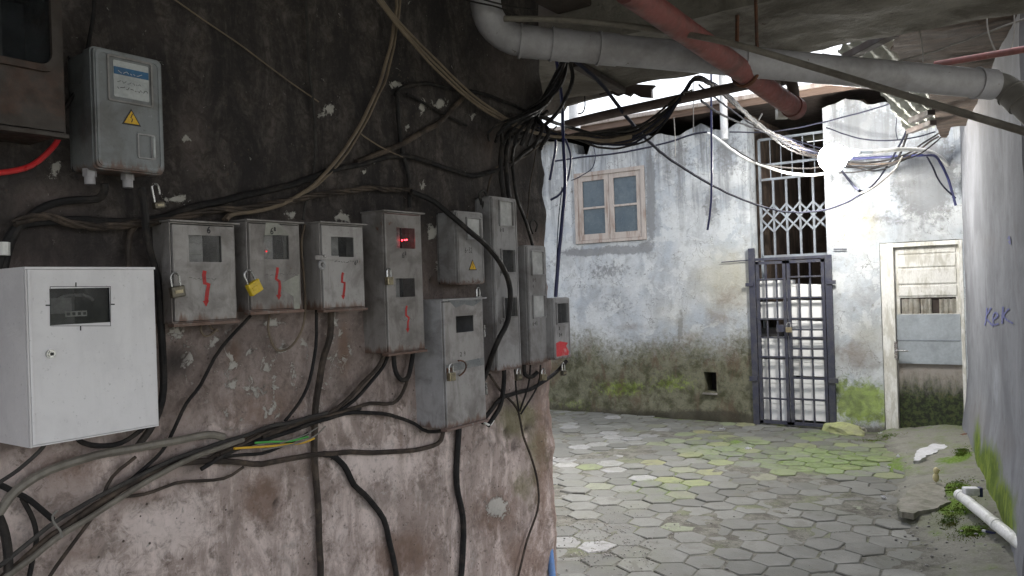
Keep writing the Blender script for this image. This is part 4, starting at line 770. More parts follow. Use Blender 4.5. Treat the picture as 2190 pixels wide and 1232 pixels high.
# ------------------------------------------------------------------ meter boxes on the near wall
RZ = R(90); MG = 'electricity meter boxes on the wall'
class Box:
    def __init__(s, name, label, L, Rr, T, B, off, case='box_grey', door=None, wins=(), r=0, style='metal', pane='pane', meter='meter', lean=0):
        cx, cy = (L+Rr)/2, (T+B)/2; s.off = off; s.yc = (hx(L, cy, off).y+hx(Rr, cy, off).y)/2; s.zb = hx(cx, B, off).z
        s.w = hx(Rr, cy, off).y-hx(L, cy, off).y; s.h = hx(cx, T, off).z-s.zb
        s.t = t = thing(name, label, 'meter box', (LWX, s.yc, s.zb), RZ, MG); w, h = s.w, s.h; door = door or case; hw = w/2
        dh = [(*s.l(a, d), *s.l(b_, c)) for a, b_, c, d in wins]
        if style == 'plastic':
            bm = bmesh.new(); plate_bm(bm, rr(-hw, hw, 0, h, r), [rr(-hw+.006, hw-.006, .006, h-.006, max(0, r-.004))], -off+.014, -off+.045); plate_bm(bm, rr(-hw+.004, hw-.004, .004, h-.004, r), [rr(-hw+.009, hw-.009, .009, h-.009, max(0, r-.005))], -off+.045, .012)
            s.case = fin(bm, 'case', M[case], t, smooth=False)
            bm = bmesh.new(); plate_bm(bm, rr(-hw+.003, hw-.003, .003, h-.003, r), [rr(a, b_, c, d, .003) for a, c, b_, d in dh], -off+.004, -off+.0135)
            s.door = fin(bm, 'door', M[door], t)
            plate('door_rim', door, s.door, rr(-hw+.007, hw-.007, .007, h-.007, r), [rr(-hw+.013, hw-.013, .013, h-.013, r)], -off+.0015, -off+.0045)
        else:
            bm = bmesh.new(); plate_bm(bm, rr(-hw, hw, 0, h), [rr(-hw+.003, hw-.003, .003, h-.003)], -off+.003, .012)
            s.case = fin(bm, 'case', M[case], t)
            s.door = plate('door', door, t, rr(-hw+.0045, hw-.0045, .0045, h-.006), [rr(a, b_, c, d, .002 if style == 'metal' else 0) for a, c, b_, d in dh], -off, -off+.0035)
            box('lip', case, s.door, -hw+.0045, -hw+.010, -off-.004, -off-.0005, .0045, h-.006, .001)
            if style == 'metal':
                box('hood', case, s.case, -hw-.006, hw+.008, -off-.012, .01, h+.0005, h+.005, .001); box('bottom_flange', case, s.case, -hw-.002, hw+.002, -off-.008, -off+.02, -.009, -.0005, .001)
        box('back_plate', 'dark_in', s.case, -hw+.004, hw-.004, -.006, -.003, .004, h-.004)
        for k, (a, c, b_, d) in enumerate(dh):
            cxx = (a+b_)/2
            if meter:
                box('meter', meter if isinstance(meter, str) else meter[k], t, a-.012, a+(b_-a)*.62, -off*.62, -.012, c-.02, d+.012, .003)
                box('counter', 'counter' if style == 'plastic' else 'meter', t, a+.002, a+(b_-a)*.55, -off*.62-.004, -off*.62-.0005, c+(d-c)*.3, c+(d-c)*.75, .001)
            if style == 'plastic': plate('window_frame', door, s.door, rr(a-.005, b_+.005, c-.005, d+.005, .003), [rr(a, b_, c, d, .002)], -off-.004, -off+.0038)
            if pane: box('window', pane if isinstance(pane, str) else pane[k], s.door, a-.002, b_+.002, -off+(.006 if style == 'plastic' else .0045), -off+(.008 if style == 'plastic' else .006), c-.002, d+.002)
    def l(s, px, py, o=None): p = hx(px, py, s.off if o is None else o); return (p.y-s.yc, p.z-s.zb)
    def bolt(s, px, y0, y1, wd=.008, mat='paint_red', par=None):
        rq = random.Random(px); pts = [(rq.uniform(-.05, .12), 0), (-.1+rq.uniform(-.1, .1), .12), (-.1+rq.uniform(-.12, .08), .35), (.18+rq.uniform(-.1, .1), .40+rq.uniform(-.05, .06)), (.12+rq.uniform(-.1, .05), .6), (.02, .85)]; x, z0 = s.l(px, y0); _, z1 = s.l(px, y1); H = z0-z1; bm = bmesh.new()
        q = [(x+a*H*.45, z0-b_*H) for a, b_ in pts]; ribbon_bm(bm, q, wd, -s.off-.0008)
        a = bm.verts.new((x-.1*H, -s.off-.0008, z1+.16*H)); b_ = bm.verts.new((x+.1*H, -s.off-.0008, z1+.17*H)); c = bm.verts.new((x, -s.off-.0008, z1)); bm.faces.new((a, b_, c))
        fin(bm, 'lightning_mark', M[mat], s.door)
    def triangle(s, px, py, h):
        x, z = s.l(px, py); _, z2 = s.l(px, py+h); H = z-z2; y = -s.off-(.001 if s.door else 0)
        tg = plate('warning_sign', 'warn_edge', s.door, [(x-.6*H, z2), (x+.6*H, z2), (x, z)], [], -s.off+.0000, -s.off-.0012+0)
        plate('sign_face', 'warn', s.door, [(x-.47*H, z2+.09*H), (x+.47*H, z2+.09*H), (x, z-.14*H)], [], -s.off-.0013, -s.off-.0022)
        bm = bmesh.new(); ribbon_bm(bm, [(x+.05*H, z-.30*H), (x-.06*H, z2+.42*H), (x+.06*H, z2+.40*H), (x-.02*H, z2+.17*H)], .06*H, -s.off-.0026); fin(bm, 'bolt_symbol', M['warn_edge'], s.door)
    def gland(s, px, mat='pvc'):
        x, _ = s.l(px, 400); bm = bmesh.new(); y = -s.off*.5
        tube(bm, [Vector((x, y, .006)), Vector((x, y, -.012))], .015, 6); tube(bm, [Vector((x, y, -.012)), Vector((x, y, -.03))], .012, 12); fin(bm, 'cable_gland', M[mat], s.t, smooth=True)
def padlock(label, px, py, off, w=.035, h=.03, mat='lock_brass', tilt=0, sh=.03, open_=0):
    p = hx(px, py, off); t = thing('padlock', label, 'padlock', p, RZ, 'padlocks hanging on the meter boxes'); t.rotation_euler = (0, R(tilt), RZ)
    if tilt: t.rotation_mode = 'XYZ'; t.matrix_world = Matrix.Translation(p) @ Matrix.Rotation(RZ, 4, 'Z') @ Matrix.Rotation(R(tilt), 4, 'Y')
    box('lock_body', mat, t, -w/2, w/2, -.008, .008, -h, 0, .003)
    bm = bmesh.new(); a = w*.32; tube(bm, [Vector((-a, 0, -.002)), Vector((-a, 0, sh*.6))]+[Vector((-a*math.cos(R(k)), 0, sh*.6+a*math.sin(R(k)))) for k in range(20, 181, 20)]+[Vector((a, 0, sh*.3 if open_ else -.002))], .0028, 8); fin(bm, 'shackle', M['steel'], t, smooth=True)
    box('face_plate', 'lock_brass' if mat == 'lock_dark' else mat, t, -w*.3, w*.3, -.0095, -.008, -h*.65, -h*.35, .0005); return t
# 1 white box
b = Box('meter_box', 'large clean white meter box with pen marks round its dark window', 57, 336, 571, 936, .15, 'box_white', None, [(108, 235, 615, 696)], 0, 'white', 'pane_dark', 'meter_dark')
bm = bmesh.new()
for (x0, y0), (x1, y1) in (((162, 604), (162, 614)), ((172, 697), (172, 707)), ((97, 653), (107, 653)), ((236, 651), (245, 651)), ((107, 613), (237, 613)), ((107, 697), (237, 697)), ((107, 613), (107, 697)), ((236, 613), (236, 697))):
    ribbon_bm(bm, [b.l(x0, y0), b.l(x1, y1)], .0028 if abs(x0-x1)+abs(y0-y1) < 20 else .0012, -b.off-.0008)
fin(bm, 'pen_marks', M['ink'], b.door)
x, z = b.l(107, 757); bm = bmesh.new(); tube(bm, [Vector((x, -b.off+.002, z)), Vector((x, -b.off-.006, z))], .0095, 20); tube(bm, [Vector((x, -b.off-.006, z)), Vector((x, -b.off-.009, z))], .0065, 20); fin(bm, 'cam_lock', M['steel'], b.door, smooth=True); box('key_slot', 'dark_in', b.door, x-.003, x+.003, -b.off-.0105, -b.off-.0092, z-.003, z+.003)
x0, z0 = b.l(140, 678, .10); x1, z1 = b.l(186, 664, .10); box('number_strip', 'counter', b.t, x0, x1, -.1005, -.097, z0, z1, .001)
for k in range(4): xx = x0+(x1-x0)*(k+.5)/4; box('digit_window', 'meter_dark', b.t, xx-.003, xx+.003, -.1025, -.1007, z0+.003, z1-.003)
bm = bmesh.new(); c0 = b.l(163, 640, .10); tube(bm, [Vector((c0[0]+.045*math.cos(a), -.09, c0[1]-.01+.02*math.sin(a))) for a in [R(k) for k in range(20, 161, 14)]], .004, 8); fin(bm, 'meter_rim', M['meter'], b.t, smooth=True)
hwd = b.w/2; box('edge_fold', 'box_white', b.case, -hwd-.0, hwd, -b.off-.004, -b.off-.0005, b.h-.0055, b.h, .001); box('edge_fold', 'box_white', b.case, -hwd, -hwd+.0035, -b.off-.004, -b.off-.0005, 0, b.h-.006, .001)
# 2 plastic box with label
b = Box('meter_box', 'grey plastic meter box high on the wall with a blue and white label', 202, 352, 112, 366, .12, 'box_blue', None, [], .012, 'plastic', None, None)
x0, z0 = b.l(245, 205); x1, z1 = b.l(318, 143); plate('label', 'sticker', b.door, rr(x0, x1, z0, z1, .003), [], -b.off+.0038, -b.off+.002); za = z0+(z1-z0)*.62; box('label_band', 'sticker_blue', b.door, x0+.001, x1-.001, -b.off+.0005, -b.off+.0018, za, za+(z1-z0)*.2)
scribble('label_print', 'ink_faint', b.door, x0+.008, x1-.01, z0+.022, .008, .0015, -b.off+.0012, 3, 18); scribble('label_print', 'ink_faint', b.door, x0+.008, x1-.02, z0+.036, .006, .0012, -b.off+.0012, 5, 18); scribble('label_print', 'sticker', b.door, x0+.01, x1-.014, za+.006, .006, .0016, -b.off-.0002, 7, 14)
plate('label_recess', 'box_plastic', b.door, rr(x0-.014, x1+.009, z0-.012, z1+.01, .004), [rr(x0-.010, x1+.005, z0-.008, z1+.006, .003)], -b.off-.0005, -b.off+.0038)
b.off -= .0042; b.triangle(280, 233, 35); b.off += .0042
x0, z0 = b.l(296, 338); x1, z1 = b.l(331, 290); plate('latch', 'box_plastic', b.door, rr(x0, x1, z0, z1, .003), [rr(x0+.003, x1-.009, z0+.003, z1-.003)], -b.off-.001, -b.off+.0038); box('latch_tab', 'sticker', b.door, x1-.007, x1-.002, -b.off-.006, -b.off-.0012, z0+.004, z1-.004, .001)
b.gland(222); b.gland(303)
# 3 big dark box, top left
b = Box('meter_box', 'very dark rusty meter box with a rounded window, cut by the upper left corner', -150, 136, -70, 268, .17, 'box_rust', None, [(-90, 104, -50, 106)], 0, 'metal', 'pane_dark', 'meter_dark')
x0, z0 = b.l(-90, 106); x1, z1 = b.l(104, -50); plate('window_gasket', 'box_rust', b.door, rr(x0-.012, x1+.012, z0-.012, z1+.012, .03), [rr(x0+.002, x1-.002, z0+.002, z1-.002, .025)], -b.off-.010, -b.off-.0005)
# 4 box "6"
b = Box('meter_box', 'grey metal meter box marked 6 beside the white box, bold red lightning arrow', 366, 505, 478, 688, .075, 'box_grey', None, [(405, 473, 505, 560)], 0, 'metal')
x, z = b.l(443, 498); writing('number_mark', '6', 'ink', b.door, x, z, .016, .0018, -b.off-.0008); b.bolt(438, 579, 656, .011); scribble('handwriting', 'ink_faint', b.door, *[b.l(a, 590)[0] for a in (404, 455)], b.l(430, 596)[1], .009, .001, -b.off-.0008, 11, 16)
# 5 box "6^8"
b = Box('meter_box', 'grey metal meter box marked 6 8 with a pale primer patch and dim red light', 530, 643, 476, 664, .075, 'box_grey', None, [(565, 617, 504, 554)], 0, 'metal')
x, z = b.l(578, 500); writing('number_mark', '6^8', 'ink', b.door, x, z, .016, .0016, -b.off-.0016); b.bolt(594, 572, 642, .009)
q = [b.l(a, c) for a, c in ((602, 606), (640, 586), (641, 660), (629, 662), (627, 634), (615, 626), (606, 622))]; plate('primer_patch', 'paint_patch', b.door, q, [], -b.off-.0006, -b.off+.001); q = [b.l(a, c) for a, c in ((568, 476), (592, 476), (600, 482), (621, 503), (566, 503))]; plate('primer_patch', 'paint_patch', b.door, q, [], -b.off-.0006, -b.off+.001)
scribble('handwriting', 'ink_faint', b.door, *[b.l(a, 590)[0] for a in (566, 634)], b.l(600, 587)[1], .007, .001, -b.off-.0013, 12, 18)
x, z = b.l(567, 538, .05); bm = bmesh.new(); bmesh.ops.create_uvsphere(bm, u_segments=10, v_segments=8, radius=.0025, matrix=Matrix.Translation((x, -.056, z))); fin(bm, 'led', M['led_dim'], b.t)
# 6 box "6^3"
b = Box('meter_box', 'grey metal meter box marked 6 3 with a bolted hasp left of its window', 686, 779, 480, 660, .08, 'box_grey', None, [(709, 756, 508, 549)], 0, 'metal')
b.bolt(732, 583, 641, .009, 'paint_red'); scribble('handwriting', 'ink', b.door, *[b.l(a, 560)[0] for a in (715, 757)], b.l(735, 560)[1], .006, .0016, -b.off-.0008, 13, 14); x, z = b.l(758, 566); writing('number_mark', '6^3', 'ink', b.door, x, z, .012, .0014, -b.off-.0008)
p, q = b.l(672, 556), b.l(722, 547); box('hasp', 'box_grey', b.door, p[0], q[0], -b.off-.006, -b.off-.0006, p[1], q[1], .001); x, z = b.l(687, 567); bm = bmesh.new(); tube(bm, [Vector((x+.011*math.cos(R(a)), -b.off-.004, z+.011*math.sin(R(a)))) for a in range(0, 361, 30)], .0045, 8); fin(bm, 'washer', M['box_grey_light'], b.door, smooth=True)
x, z = b.l(691, 548); bm = bmesh.new(); tube(bm, [Vector((x, -b.off-.006, z)), Vector((x, -b.off-.011, z))], .005, 6); fin(bm, 'bolt', M['steel'], b.door)
# 7 tall box with bright red light
b = Box('meter_box', 'tall grey metal meter box with two windows and a bright red light', 823, 905, 456, 752, .095, 'box_grey', None, [(848, 887, 489, 531), (847, 887, 595, 636)], 0, 'metal')
x, z = b.l(860, 551); writing('number_mark', '6^8', 'ink_faint', b.door, x, z, .017, .0022, -b.off-.0008); b.bolt(870, 654, 712, .008); scribble('handwriting', 'ink_faint', b.door, *[b.l(a, 680)[0] for a in (855, 885)], b.l(870, 684)[1], .012, .001, -b.off-.0006, 14, 10)
for dx in (0, 6, 10):
    x, z = b.l(856+dx, 514, .06); bm = bmesh.new(); bmesh.ops.create_uvsphere(bm, u_segments=10, v_segments=8, radius=.0022, matrix=Matrix.Translation((x, -.068, z+.001*(dx > 6)))); fin(bm, 'led', M['led'], b.t)
# 8 small plastic box
b = Box('meter_box', 'grey plastic meter box with milky window and small warning triangle', 979, 1037, 452, 608, .10, 'box_plastic', None, [(1000, 1027, 469, 511)], .008, 'plastic', 'pane_milky')
x, z = b.l(996, 540); writing('number_mark', '6-32', 'ink_faint', b.door, x, z, .018, .0016, -b.off+.0032, .5); b.off -= .0042; b.triangle(1010, 555, 23); b.off += .0042
# 9 lower padlocked box
b = Box('meter_box', 'lower grey metal meter box with square black window, padlock and a strip of tape', 948, 1037, 641, 908, .13, 'box_grey_light', 'box_grey', [(976, 1012, 674, 712)], 0, 'metal', None, None)
p, q = b.l(948, 795), b.l(1037, 775); bm = bmesh.new(); plate_bm(bm, [b.l(952, 798), b.l(1035, 780), b.l(1035, 764), b.l(952, 781)], [], -b.off-.0006, -b.off+.001); fin(bm, 'tape_strip', M['tape'], b.door)
x, z = b.l(984, 762); writing('number_mark', '2 9', 'ink_faint', b.door, x, z, .014, .0015, -b.off-.0012); box('door_hinge', 'steel', b.case, b.w/2, b.w/2+.006, -b.off-.004, -b.off+.012, b.h*.68, b.h*.78, .001); box('door_hinge', 'steel', b.case, b.w/2, b.w/2+.006, -b.off-.004, -b.off+.012, b.h*.2, b.h*.3, .001)
bm = bmesh.new(); a_, c_ = b.l(948, 640); plate_bm(bm, [b.l(958, 642), b.l(1030, 642), b.l(1012, 655), b.l(992, 651), b.l(975, 658)], [], -b.off-.0006, -b.off+.001); fin(bm, 'scuffed_paint', M['tape'], b.door)
x, z = b.l(962, 790); box('hasp', 'rust', b.door, x-.02, x+.012, -b.off-.005, -b.off-.0014, z-.01, z+.006, .001); bm = bmesh.new(); tube(bm, [Vector((x+.055*math.cos(R(a))+.01, -b.off-.02-.01*math.sin(R(a)), z-.0+.03*math.sin(R(a)))) for a in range(-60, 91, 15)], .003, 8); fin(bm, 'bail_handle', M['rust'], b.door, smooth=True)
# 10 tall three window box
b = Box('meter_box', 'tallest narrow grey meter box, with three small windows one above another', 1058, 1112, 422, 792, .085, 'box_plastic', None, [(1070, 1096, 433, 481), (1074, 1100, 535, 582), (1079, 1104, 636, 678)], .008, 'plastic', ['pane_milky', 'pane', 'pane'])
for py, s_ in ((495, '6-8'), (590, '7'), (692, '6-3')): x, z = b.l(1071, py); writing('number_mark', s_, 'ink_faint', b.door, x, z, .014, .0016, -b.off+.0032, .5)
# 11 two window box
b = Box('meter_box', 'narrow grey meter box with two milky windows, right next to the wall corner', 1131, 1173, 525, 778, .09, 'box_plastic', None, [(1139, 1162, 539, 587), (1142, 1165, 632, 679)], .008, 'plastic', 'pane_milky')
for py, s_ in ((602, '6-3'), (616, '4'), (696, '6-43')): x, z = b.l(1141, py); writing('number_mark', s_, 'ink_faint', b.door, x, z, .014, .0016, -b.off+.0032, .5)
# 12 last box
b = Box('meter_box', 'short grey meter box with a torn red sticker at the corner of the wall', 1185, 1222, 636, 768, .125, 'box_plastic', None, [(1192, 1214, 648, 692)], .008, 'plastic', 'pane', 'meter_dark')
q = [b.l(a, c) for a, c in ((1191, 734), (1199, 730), (1216, 733), (1212, 740), (1218, 752), (1216, 763), (1205, 760), (1192, 765))]; plate('sticker', 'sticker_red', b.door, q, [], -b.off+.003, -b.off+.0045)
for py, s_ in ((706, '8'), (720, '3-4')): x, z = b.l(1197, py); writing('number_mark', s_, 'ink', b.door, x, z, .014, .0016, -b.off+.0032, .5)
# padlocks
padlock('old dark padlock on the left edge of the box marked 6', 377, 612, .095, .036, .028, 'lock_dark', -8, .036)
padlock('big bright yellow padlock hanging tilted on the box marked 6 8', 538, 603, .10, .040, .034, 'lock_yellow', -28, .034)
padlock('worn brass padlock on the left edge of the tall box with the red light', 832, 592, .11, .026, .026, 'lock_brass', 0, .03)
padlock('brass padlock closing the lower box with the square black window', 965, 797, .16, .032, .028, 'lock_brass', 0, .032)
padlock('steel padlock hanging below the plastic box with the small triangle', 1023, 634, .10, .028, .02, 'steel', 0, .04)
padlock('padlock hanging under the tallest narrow box', 1109, 800, .10, .034, .026, 'lock_dark', 4, .02)
padlock('padlock hanging under the narrow box with two milky windows', 1162, 800, .10, .034, .026, 'lock_brass', 4, .02)
padlock('padlock hanging under the short box with the red sticker', 1205, 792, .13, .03, .022, 'lock_dark', 0, .036)
padlock('small padlock hanging open below the plastic box with the blue label', 338, 432, .05, .028, .016, 'lock_dark', -10, .06, 1)
p = hy(1687, 697, YF-.06); t = thing('padlock', 'steel padlock locking the two leaves of the barred gate', 'padlock', p, 0); box('lock_body', 'lock_brass', t, -.032, .032, -.014, .014, -.07, -.015, .004); bm = bmesh.new(); tube(bm, [Vector((-.02, 0, -.017)), Vector((-.02, 0, .02)), Vector((-.01, 0, .035)), Vector((.01, 0, .035)), Vector((.02, 0, .02)), Vector((.02, 0, -.017))], .005, 8); fin(bm, 'shackle', M['steel'], t, smooth=True)
# ------------------------------------------------------------------ cables on the wall: (label, material, width in px, points, offset, strands)
K = 'cables running along the meter wall'
WC = [
 ('thick black cable running above all the meter boxes from far left to the corner', 'black', 13, [(-20, 640), (5, 545), (22, 505), (60, 478), (150, 472), (260, 477), (340, 466), (430, 440), (520, 422), (620, 392), (760, 352), (870, 334), (960, 362), (1010, 374), (1060, 365), (1100, 346), (1150, 302), (1170, 288)], .03, 0),
 ('twisted black bundle just above the row of small boxes, arching down past the tall box', 'brown_black', 15, [(30, 480), (90, 462), (160, 478), (250, 484), (350, 470), (450, 450), (560, 440), (700, 414), (790, 405), (880, 408)], .045, 3),
 ('heavy black cable sweeping down in front of the narrow boxes and behind the padlocked box', 'black', 12, [(880, 408, .04), (930, 432, .06), (985, 480, .12), (1040, 525, .14), (1075, 572, .13), (1091, 620, .12), (1086, 685, .12), (1062, 735, .12), (1042, 790, .05), (1020, 840, .03)], .1, 0),
 ('black cable arching from the plaster hole over to the wall corner', 'black', 8, [(846, 205), (858, 188), (900, 178), (970, 188), (1050, 207), (1130, 238), (1182, 256)], .025, 0),
 ('thick dark cable rising diagonally behind the brown bundle', 'brown_black', 12, [(762, 350), (870, 305), (940, 260), (1000, 200)], .018, 0),
 ('thin black cable crossing under the diagonal one, ending at the plaster lump', 'black', 6, [(868, 200), (930, 232), (998, 268)], .022, 0),
 ('black drop cable falling straight to the tall box with the red light', 'black', 9, [(850, 196), (852, 260), (862, 330), (873, 380), (877, 446)], .02, 0),
 ('thin pale cable hanging from the ceiling near the middle of the wall', 'grey_cable', 6, [(655, -30), (656, 60), (664, 160), (671, 230), (675, 320), (670, 385), (655, 435), (648, 470)], .02, 0),
 ('tan cable curving down from the ceiling to the box marked 6', 'tan', 8, [(848, -30), (846, 40), (826, 130), (797, 212), (750, 300), (690, 378), (640, 418), (560, 448), (500, 458), (484, 470)], .05, 0),
 ('second tan cable running close beside the curved one down to the box marked 6', 'tan', 6, [(856, -30), (850, 60), (832, 140), (806, 212), (762, 296), (705, 370), (650, 414), (565, 442), (500, 452), (478, 466)], .035, 0),
 ('faint straight thin wire slanting across the sooty plaster', 'tan', 3, [(360, -10), (500, 88), (600, 160), (682, 218)], .015, 0),
 ('faint short wire slanting over the black cable in the middle of the wall', 'tan', 3, [(770, 285), (810, 312), (862, 337)], .04, 0),
 ('thick black cable bending left out of the gland under the labelled box', 'black', 17, [(221, 392, .065), (221, 408, .06), (205, 422, .04), (150, 426), (100, 440), (62, 470), (25, 520), (2, 600), (-20, 700)], .035, 0),
 ('thick black cable dropping from the second gland down behind the white box', 'black', 16, [(302, 404, .065), (306, 440, .07), (318, 520, .05), (334, 590), (343, 660), (346, 740), (350, 830), (330, 905), (290, 960)], .04, 0),
 ('short black cable looping down behind the top of the white box', 'brown_black', 13, [(306, 468), (285, 490), (277, 525), (278, 575)], .03, 0),
 ('thin black cable falling beside the dark box at upper left', 'black', 9, [(200, -30), (197, 50), (185, 140), (160, 205), (128, 250), (100, 300)], .02, 0),
 ('bright red cable curving out from under the dark box', 'red', 12, [(-30, 368), (20, 366), (70, 352), (112, 318), (130, 285), (134, 250)], .06, 0),
 ('dusty thick grey conduit in the lower left ending at the wall', 'conduit', 19, [(-30, 1130), (0, 1090), (34, 1050), (102, 1008), (204, 972), (290, 957), (375, 943), (443, 930), (477, 936)], .05, 0),
 ('brown cable from the bottom left corner that ends under the padlocked box', 'brown_black', 12, [(-30, 1262), (10, 1228), (102, 1150), (136, 1128), (239, 1062), (341, 1006), (426, 988), (560, 992), (647, 976), (705, 970), (812, 965), (885, 963), (935, 950), (946, 925), (946, 905)], .035, 0),
 ('black branch cable winding down to the ground in the middle of the pale plaster', 'black', 13, [(690, 970), (712, 974), (737, 995), (757, 1037), (790, 1066), (819, 1110), (834, 1165), (850, 1250)], .025, 0),
 ('long dark cable dropping straight from the box with the hasp to the ground', 'brown_black', 14, [(708, 664), (705, 720), (688, 780), (678, 850), (674, 900), (672, 963), (676, 1037), (683, 1120), (684, 1250)], .02, 0),
 ('thin black cable under the box with the hasp, bending left at its foot', 'black', 7, [(677, 662), (677, 741), (664, 810), (642, 860), (610, 900)], .025, 0),
 ('thick black cable dropping from the padlocked box to the ground', 'black', 13, [(982, 902), (977, 982), (977, 1037), (988, 1092), (991, 1147), (986, 1250)], .025, 0),
 ('thin cable rising from the bundle to the bottom of the red lit tall box', 'brown_black', 8, [(440, 985), (500, 952), (592, 912), (658, 897), (727, 879), (793, 864), (841, 860), (862, 835), (876, 790), (882, 755)], .03, 0),
 ('black cable dipping below the padlocked box before rising to the corner boxes', 'black', 8, [(430, 1000), (500, 962), (610, 927), (720, 888), (800, 884), (850, 893), (885, 908), (915, 924), (959, 918), (1005, 905), (1032, 897)], .045, 0),
 ('black cable forking up to the left foot of the tall box', 'brown_black', 9, [(560, 935), (640, 905), (720, 875), (775, 820), (808, 782), (824, 752)], .04, 0),
 ('second black cable forking up close beside it to the tall box', 'black', 8, [(600, 925), (680, 895), (742, 870), (786, 828), (818, 787), (833, 752)], .03, 0),
 ('thin black cable slanting down left from under the box marked 6 8', 'black', 8, [(534, 676), (476, 744), (429, 822), (398, 865), (370, 920), (345, 965), (300, 1008), (262, 1040)], .02, 0),
 ('dark cable hanging from the bundle down to the bottom edge left of the pale plaster', 'brown_black', 8, [(292, 975), (240, 1022), (211, 1085), (164, 1150), (100, 1250)], .02, 0),
 ('thin brown cable waving below the main bundle', 'brown_black', 7, [(520, 1000), (477, 1023), (375, 1034), (307, 1057), (239, 1070), (190, 1100)], .025, 0),
 ('black loop sagging out from under the white box', 'black', 11, [(160, 930), (175, 945), (211, 953), (259, 948), (300, 920), (340, 880)], .05, 0),
 ('grey cable falling left from under the white box', 'grey_cable', 9, [(100, 940), (84, 965), (44, 1003), (0, 1030), (-30, 1045)], .05, 0),
 ('black cable ending at the string knot in the lower left', 'black', 13, [(-30, 1030), (10, 1040), (50, 1062), (82, 1092), (112, 1112)], .04, 0),
 ('black cable falling to the bottom edge just left of the string knot', 'black', 11, [(50, 1062), (72, 1110), (80, 1150), (72, 1190), (60, 1250)], .03, 0),
 ('heavy black cable at the extreme lower left corner', 'black', 20, [(-20, 1080), (4, 1130), (14, 1185), (16, 1250)], .05, 0),
 ('brown cable bundle strand running just above the main lower cable', 'grey_cable', 9, [(-30, 1230), (60, 1165), (130, 1105), (240, 1045), (340, 995), (430, 962), (500, 938), (560, 920), (640, 898), (700, 882)], .055, 0),
 ('thick pale brown cable lowest in the tied bundle', 'conduit', 13, [(-30, 1275), (50, 1205), (120, 1150), (200, 1100), (280, 1050), (350, 1010), (420, 975), (520, 940)], .06, 0),
 ('black strand inside the lower bundle passing over the long drop cable', 'black', 10, [(150, 1120), (240, 1055), (330, 1000), (440, 960), (540, 940), (640, 915), (680, 895), (740, 878), (770, 872)], .03, 0),
 ('dark strand fraying out of the bundle below the green wire', 'black', 7, [(420, 990), (500, 978), (560, 968), (610, 950), (660, 925)], .03, 0),
 ('dark cable crossing the bundle to the foot of the tall box', 'brown_black', 6, [(470, 970), (560, 930), (650, 900), (700, 888), (760, 873)], .055, 0),
 ('greenish wire frayed out of the cable bundle', 'green_w', 5, [(545, 947), (580, 944), (620, 942), (660, 934)], .07, 0),
 ('yellow wire frayed out of the cable bundle', 'yellow_w', 5, [(500, 960), (560, 955), (610, 951), (645, 947), (672, 937)], .07, 0),
 ('bare pale wire end beside the green wire', 'pale_cable', 3, [(600, 950), (650, 932), (680, 914)], .075, 0),
 ('longer bare pale wire end beside the yellow wire', 'pale_cable', 3, [(560, 962), (630, 950), (672, 934), (697, 912)], .08, 0),
 ('tan cable loop hanging under the box marked 6', 'tan', 5, [(436, 684), (430, 705), (440, 720), (455, 716), (466, 706)], .04, 0),
 ('small tan cable loop at the right under the box marked 6', 'tan', 5, [(447, 684), (452, 700), (468, 708)], .03, 0),
 ('long tan cable loop hanging under the box marked 6 8', 'tan', 5, [(576, 672), (574, 705), (586, 742), (602, 750), (625, 740), (645, 710), (652, 670), (650, 600), (645, 520), (652, 480)], .03, 0),
 ('black loop sagging under the tall box with the red light', 'black', 10, [(842, 752), (846, 795), (860, 814), (875, 805), (882, 775), (884, 750)], .04, 0),
 ('black cable joining the undersides of the corner boxes', 'black', 9, [(1212, 772, .09), (1196, 790), (1170, 812), (1135, 832), (1105, 842), (1069, 856), (1045, 882), (1030, 905)], .04, 0),
 ('black cable hanging from the tallest box to a frayed white end', 'black', 10, [(1078, 790), (1076, 830), (1070, 866), (1058, 890), (1044, 910)], .05, 0),
 ('white frayed cable end right of the padlocked box', 'white_cable', 5, [(1036, 905), (1048, 910), (1056, 900)], .055, 0),
 ('thin black wire from the knot at the corner boxes down to the ground', 'brown_black', 5, [(1046, 800), (1075, 840), (1105, 872), (1112, 895), (1118, 930), (1138, 985), (1151, 1044), (1149, 1092), (1124, 1165), (1105, 1250)], .03, 0),
 ('thin wire from the tallest box to the knot below the corner boxes', 'black', 4, [(1101, 790), (1104, 830), (1110, 880)], .05, 0),
 ('thin wire from the two window box to the knot below the corner boxes', 'black', 4, [(1134, 782), (1130, 825), (1112, 880)], .05, 0),
 ('thin wire from the padlock under the two window box to the knot', 'black', 4, [(1156, 782), (1150, 825), (1114, 885)], .05, 0),
 ('short black cable stub under the corner boxes', 'black', 9, [(1120, 778), (1122, 800), (1135, 806), (1148, 796)], .05, 0),
 ('pair of thick black cables entering the top of the tallest box, left one', 'black', 10, [(1165, 225), (1120, 265), (1080, 290), (1071, 330), (1073, 380), (1077, 424)], .04, 0),
 ('pair of thick black cables entering the top of the tallest box, right one', 'black', 10, [(1170, 240), (1130, 280), (1090, 300), (1082, 340), (1085, 390), (1090, 424)], .045, 0),
 ('black cable dropping to the top of the two window box', 'black', 7, [(1120, 290), (1098, 320), (1098, 380), (1108, 430), (1128, 485), (1140, 527)], .035, 0),
 ('thin brown wire wandering down beside the wall corner', 'brown_black', 3, [(1150, 300), (1142, 350), (1133, 400), (1130, 440), (1125, 480)], .02, 0),
 ('curled thin cable coil above the gap left of the tallest box', 'grey_cable', 6, [(1060, 500, .03), (1040, 470, .03), (1030, 430, .03), (1026, 415, .04), (1036, 408, .05), (1042, 420, .05), (1034, 440, .04), (1046, 470, .04), (1050, 520, .03)], .03, 0),
